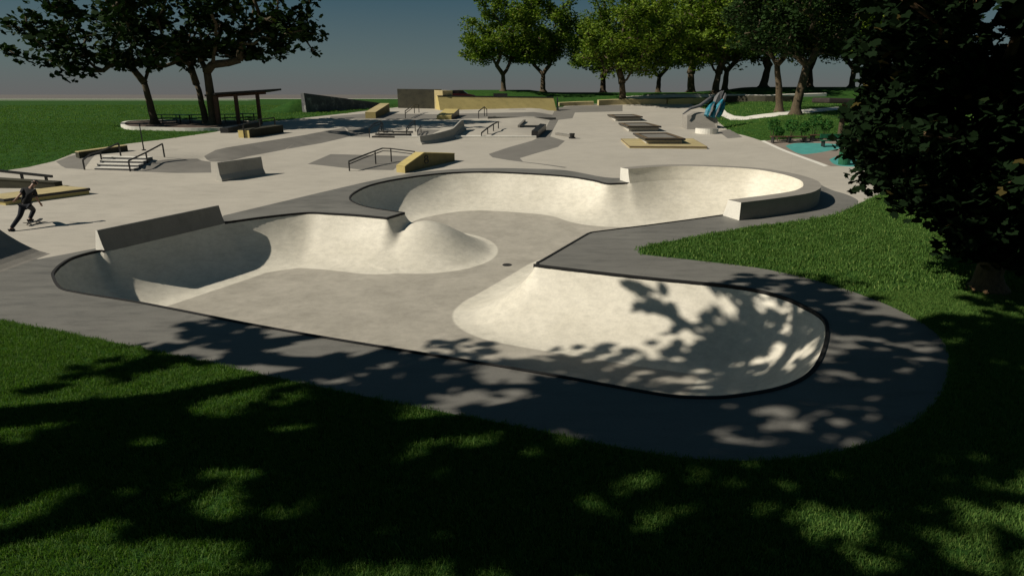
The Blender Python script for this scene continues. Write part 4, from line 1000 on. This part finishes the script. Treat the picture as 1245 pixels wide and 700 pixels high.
def skin(name, chain, m, parent, sub=2):
    """chain: dict name -> (pos, radius), edges list"""
    vv, ee = chain; me = bpy.data.meshes.new(name); ks = list(vv); me.from_pydata([tuple(vv[k][0]) for k in ks], [(ks.index(a), ks.index(b)) for a, b in ee], [])
    o = link(name, me, m, parent); md = o.modifiers.new('skin', 'SKIN'); md.use_smooth_shade = True
    for i, k in enumerate(ks):
        s = me.skin_vertices[0].data[i]; s.radius = (vv[k][1],)*2 if not isinstance(vv[k][1], tuple) else vv[k][1]; s.use_root = (i == 0)
    o.modifiers.new('sub', 'SUBSURF').levels = sub; o.modifiers['sub'].render_levels = sub
    return o
hf = (head-neck).normalized(); fwd = Vector((0.25, 0.95, 0)).normalized()
body = {'pel': (hip, 0.12), 'waist': (hip.lerp(chest, 0.45), 0.115), 'chest': (chest, 0.135), 'neck': (neck+Vector((0,0,0.03)), 0.055), 'hd0': (head-hf*0.04, 0.08), 'hd1': (head+hf*0.06, 0.10), 'hd2': (head+hf*0.13, 0.075),
  'shL': (shL, 0.07), 'elL': (elL, 0.042), 'wrL': (haL.lerp(elL, 0.1), 0.028), 'shR': (shR, 0.07), 'elR': (elR, 0.042), 'wrR': (haR.lerp(elR, 0.1), 0.028),
  'hpL': (hip+Vector((-0.09,-0.03,-0.06)), 0.095), 'knL': (kneeB, 0.062), 'anL': (footB, 0.04), 'toL': (footB+fwd*0.17+Vector((0,0,-0.05)), 0.038), 'heL': (footB-fwd*0.04+Vector((0,0,-0.035)), 0.042),
  'hpR': (hip+Vector((0.09,0.03,-0.06)), 0.095), 'knR': (kneeF, 0.062), 'anR': (footF, 0.04), 'toR': (footF+fwd*0.17+Vector((0,0,-0.04)), 0.038), 'heR': (footF-fwd*0.04+Vector((0,0,-0.03)), 0.042)}
E = [('pel','waist'),('waist','chest'),('chest','neck'),('neck','hd0'),('hd0','hd1'),('hd1','hd2'),('chest','shL'),('shL','elL'),('elL','wrL'),('chest','shR'),('shR','elR'),('elR','wrR'),('pel','hpL'),('hpL','knL'),('knL','anL'),('anL','toL'),('anL','heL'),('pel','hpR'),('hpR','knR'),('knR','anR'),('anR','toR'),('anR','heR')]
for tag_, wr, el in (('L', haL.lerp(elL, 0.1), elL), ('R', haR.lerp(elR, 0.1), elR)):
    d = (wr-el).normalized(); sd = d.cross(Vector((0,1,0))).normalized(); pm = wr+d*0.06
    body['pm'+tag_] = (pm, 0.032); E.append(('wr'+tag_, 'pm'+tag_))
    for k, (o_, l) in enumerate(((-0.032,0.065),(-0.011,0.078),(0.011,0.074),(0.032,0.058))):
        b0 = pm+sd*o_+d*0.02; body[f'f{tag_}{k}a'] = (b0+d*l*0.5, 0.0095); body[f'f{tag_}{k}b'] = (b0+d*l+Vector((0,0.015,0)), 0.008); E += [('pm'+tag_, f'f{tag_}{k}a'), (f'f{tag_}{k}a', f'f{tag_}{k}b')]
    body[f't{tag_}a'] = (wr+d*0.035+sd*0.05, 0.011); body[f't{tag_}b'] = (wr+d*0.075+sd*0.065, 0.009); E += [('wr'+tag_, f't{tag_}a'), (f't{tag_}a', f't{tag_}b')]
skin('body', (body, E), M['skin'], root)
# face: nose, eyes, ears on the side it looks to
mb = MB(); fc = head+hf*0.05+fwd*0.10; mb.tube([fc+Vector((0,0,0.03)), fc+fwd*0.03-Vector((0,0,0.01))], [0.008, 0.015], 6); mb.build('nose', M['skin'], root, smooth=True)
for sx in (-1, 1):
    sd = Vector((fwd.y, -fwd.x, 0))*sx
    MB().tube([fc+sd*0.032+Vector((0,0,0.03))-fwd*0.01, fc+sd*0.032+Vector((0,0,0.03))+fwd*0.002], 0.011, 8).build('eye', M['hair'], root)
    e = head+hf*0.05+sd*0.098; MB().tube([e-fwd*0.006-Vector((0,0,0.03)), e-fwd*0.012, e+Vector((0,0,0.03))], [0.012,0.018,0.012], 6).build('ear', M['skin'], root, smooth=True)
MB().tube([fc-Vector((0,0,0.045))+Vector((-0.022,0,0)), fc-Vector((0,0,0.045))+Vector((0.022,0,0))], 0.006, 5).build('mouth', M['hair'], root)
# clothes
shirt = {'waist': (hip.lerp(chest, -0.12), 0.165), 'mid': (hip.lerp(chest, 0.45), 0.16), 'chest': (chest, 0.185), 'nk': (chest.lerp(neck, 0.9), 0.09), 'shL': (shL, 0.105), 'slL': (shL.lerp(elL, 0.95), 0.075), 'shR': (shR, 0.105), 'slR': (shR.lerp(elR, 0.95), 0.075)}
skin('shirt', (shirt, [('waist','mid'),('mid','chest'),('chest','nk'),('chest','shL'),('shL','slL'),('chest','shR'),('shR','slR')]), M['cloth'], root)
tr = {'pel': (hip+Vector((0,0,0.02)), 0.155), 'hpL': body['hpL'][:1]+(0.13,), 'knL': (kneeB, 0.092), 'anL': (footB.lerp(kneeB, 0.05), 0.072), 'hpR': body['hpR'][:1]+(0.13,), 'knR': (kneeF, 0.092), 'anR': (footF.lerp(kneeF, 0.05), 0.072)}
skin('trousers', (tr, [('pel','hpL'),('hpL','knL'),('knL','anL'),('pel','hpR'),('hpR','knR'),('knR','anR')]), M['jeans'], root)
for t_ in 'LR':
    an = body['an'+t_][0]; skin('shoe', ({'a': (an+Vector((0,0,-0.02)), 0.06), 'h': (body['he'+t_][0], 0.055), 't': (body['to'+t_][0], 0.052)}, [('a','h'),('a','t')]), M['shoe'], root, 1)
skin('hair', ({'a': (head-hf*0.04-fwd*0.03, 0.12), 'b': (head+hf*0.09-fwd*0.02, 0.135)}, [('a','b')]), M['hair'], root, 2)
skin('hat', ({'a': (head+hf*0.07-fwd*0.012, 0.145), 'b': (head+hf*0.17, 0.11)}, [('a','b')]), M['cap'], root, 2)
# skateboard
bdir = Vector((0.10, 1.0, 0.0)).normalized(); bs = Vector((bdir.y, -bdir.x, 0)); c = Vector((bd.x, bd.y, bd.z))
sk = empty('skateboard', c, label='dark skateboard rolling under the front foot of the skater', cat='skateboard')
mb = MB(); vs = []; ts = [-0.42,-0.38,-0.27,0,0.27,0.38,0.42]; 
for z_ in (0.085, 0.1):
    for t in ts:
        hw = 0.1 if abs(t) < 0.4 else 0.06; hw = 0.09 if abs(t) == 0.38 else hw; zz_ = z_+max(0, abs(t)-0.27)*0.38
        for s_ in (-1, 1): vs.append(c+bdir*t+bs*hw*s_+Vector((0,0,zz_)))
n_ = len(ts); fs = []
for i in range(n_-1):
    a = 2*i; fs += [(a, a+1, a+3, a+2), (2*n_+a, 2*n_+a+2, 2*n_+a+3, 2*n_+a+1), (a, a+2, 2*n_+a+2, 2*n_+a), (a+1, 2*n_+a+1, 2*n_+a+3, a+3)]
fs += [(0, 2*n_, 2*n_+1, 1), (2*n_-2, 2*n_-1, 4*n_-1, 4*n_-2)]
mb.add(vs, fs); mb.build('board', M['steel'], sk)
for t in (-0.22, 0.22):
    q = c+bdir*t; MB().tube([q-bs*0.09+Vector((0,0,0.055)), q+bs*0.09+Vector((0,0,0.055))], 0.015, 6).build('truck', M['steel'], sk)
    for s_ in (-1, 1): MB().tube([q+bs*0.075*s_+Vector((0,0,0.033)), q+bs*0.105*s_+Vector((0,0,0.033))], 0.03, 12).build('wheel', M['block'], sk)

# ------------------------------------------------------------------ light
EL = math.radians(39); SX_, SY_ = 0.973, 0.23
dirv = Vector((SX_*math.cos(EL), SY_*math.cos(EL), -math.sin(EL)))
ld = bpy.data.lights.new('sun', 'SUN'); ld.energy = 4.6; ld.angle = math.radians(0.6); ld.color = (1.0, 0.93, 0.80)
lo = bpy.data.objects.new('sun', ld); COL.objects.link(lo); lo.rotation_euler = dirv.to_track_quat('-Z', 'Y').to_euler()
wd = bpy.data.worlds.new('World'); S.world = wd; wd.use_nodes = True; nt = wd.node_tree; nt.nodes.clear()
out = nt.nodes.new('ShaderNodeOutputWorld'); bg = nt.nodes.new('ShaderNodeBackground'); sky = nt.nodes.new('ShaderNodeTexSky')
sky.sky_type = 'NISHITA'; sky.sun_disc = False; sky.sun_elevation = EL; sky.sun_rotation = math.atan2(-SX_, -SY_); sky.air_density = 1.0; sky.dust_density = 2.0
tc = nt.nodes.new('ShaderNodeTexCoord'); sx = nt.nodes.new('ShaderNodeSeparateXYZ'); nt.links.new(tc.outputs['Generated'], sx.inputs[0])
grad = ramp(nt, sx.outputs[2], [(0.0, (0.125, 0.120, 0.118)), (0.04, (0.100, 0.124, 0.122)), (0.14, (0.036, 0.072, 0.092)), (0.5, (0.016, 0.036, 0.055))])
for e in nt.nodes: pass
# a share of the physical sky over a muted graded haze
mxn = mixc(nt, 1.0, sky.outputs[0], (0.0030, 0.0062, 0.0076), 'MULTIPLY')
addn = mixc(nt, 1.0, mxn, grad, 'ADD')
bg.inputs[1].default_value = 1.0; nt.links.new(addn, bg.inputs[0]); nt.links.new(bg.outputs[0], out.inputs[0])
S.view_settings.view_transform = 'Standard'; S.view_settings.look = 'None'; S.view_settings.exposure = 0
S.render.resolution_x = 1024; S.render.resolution_y = 575
for o in bpy.data.objects:
    if 'kind' in o and not o['kind']: del o['kind']
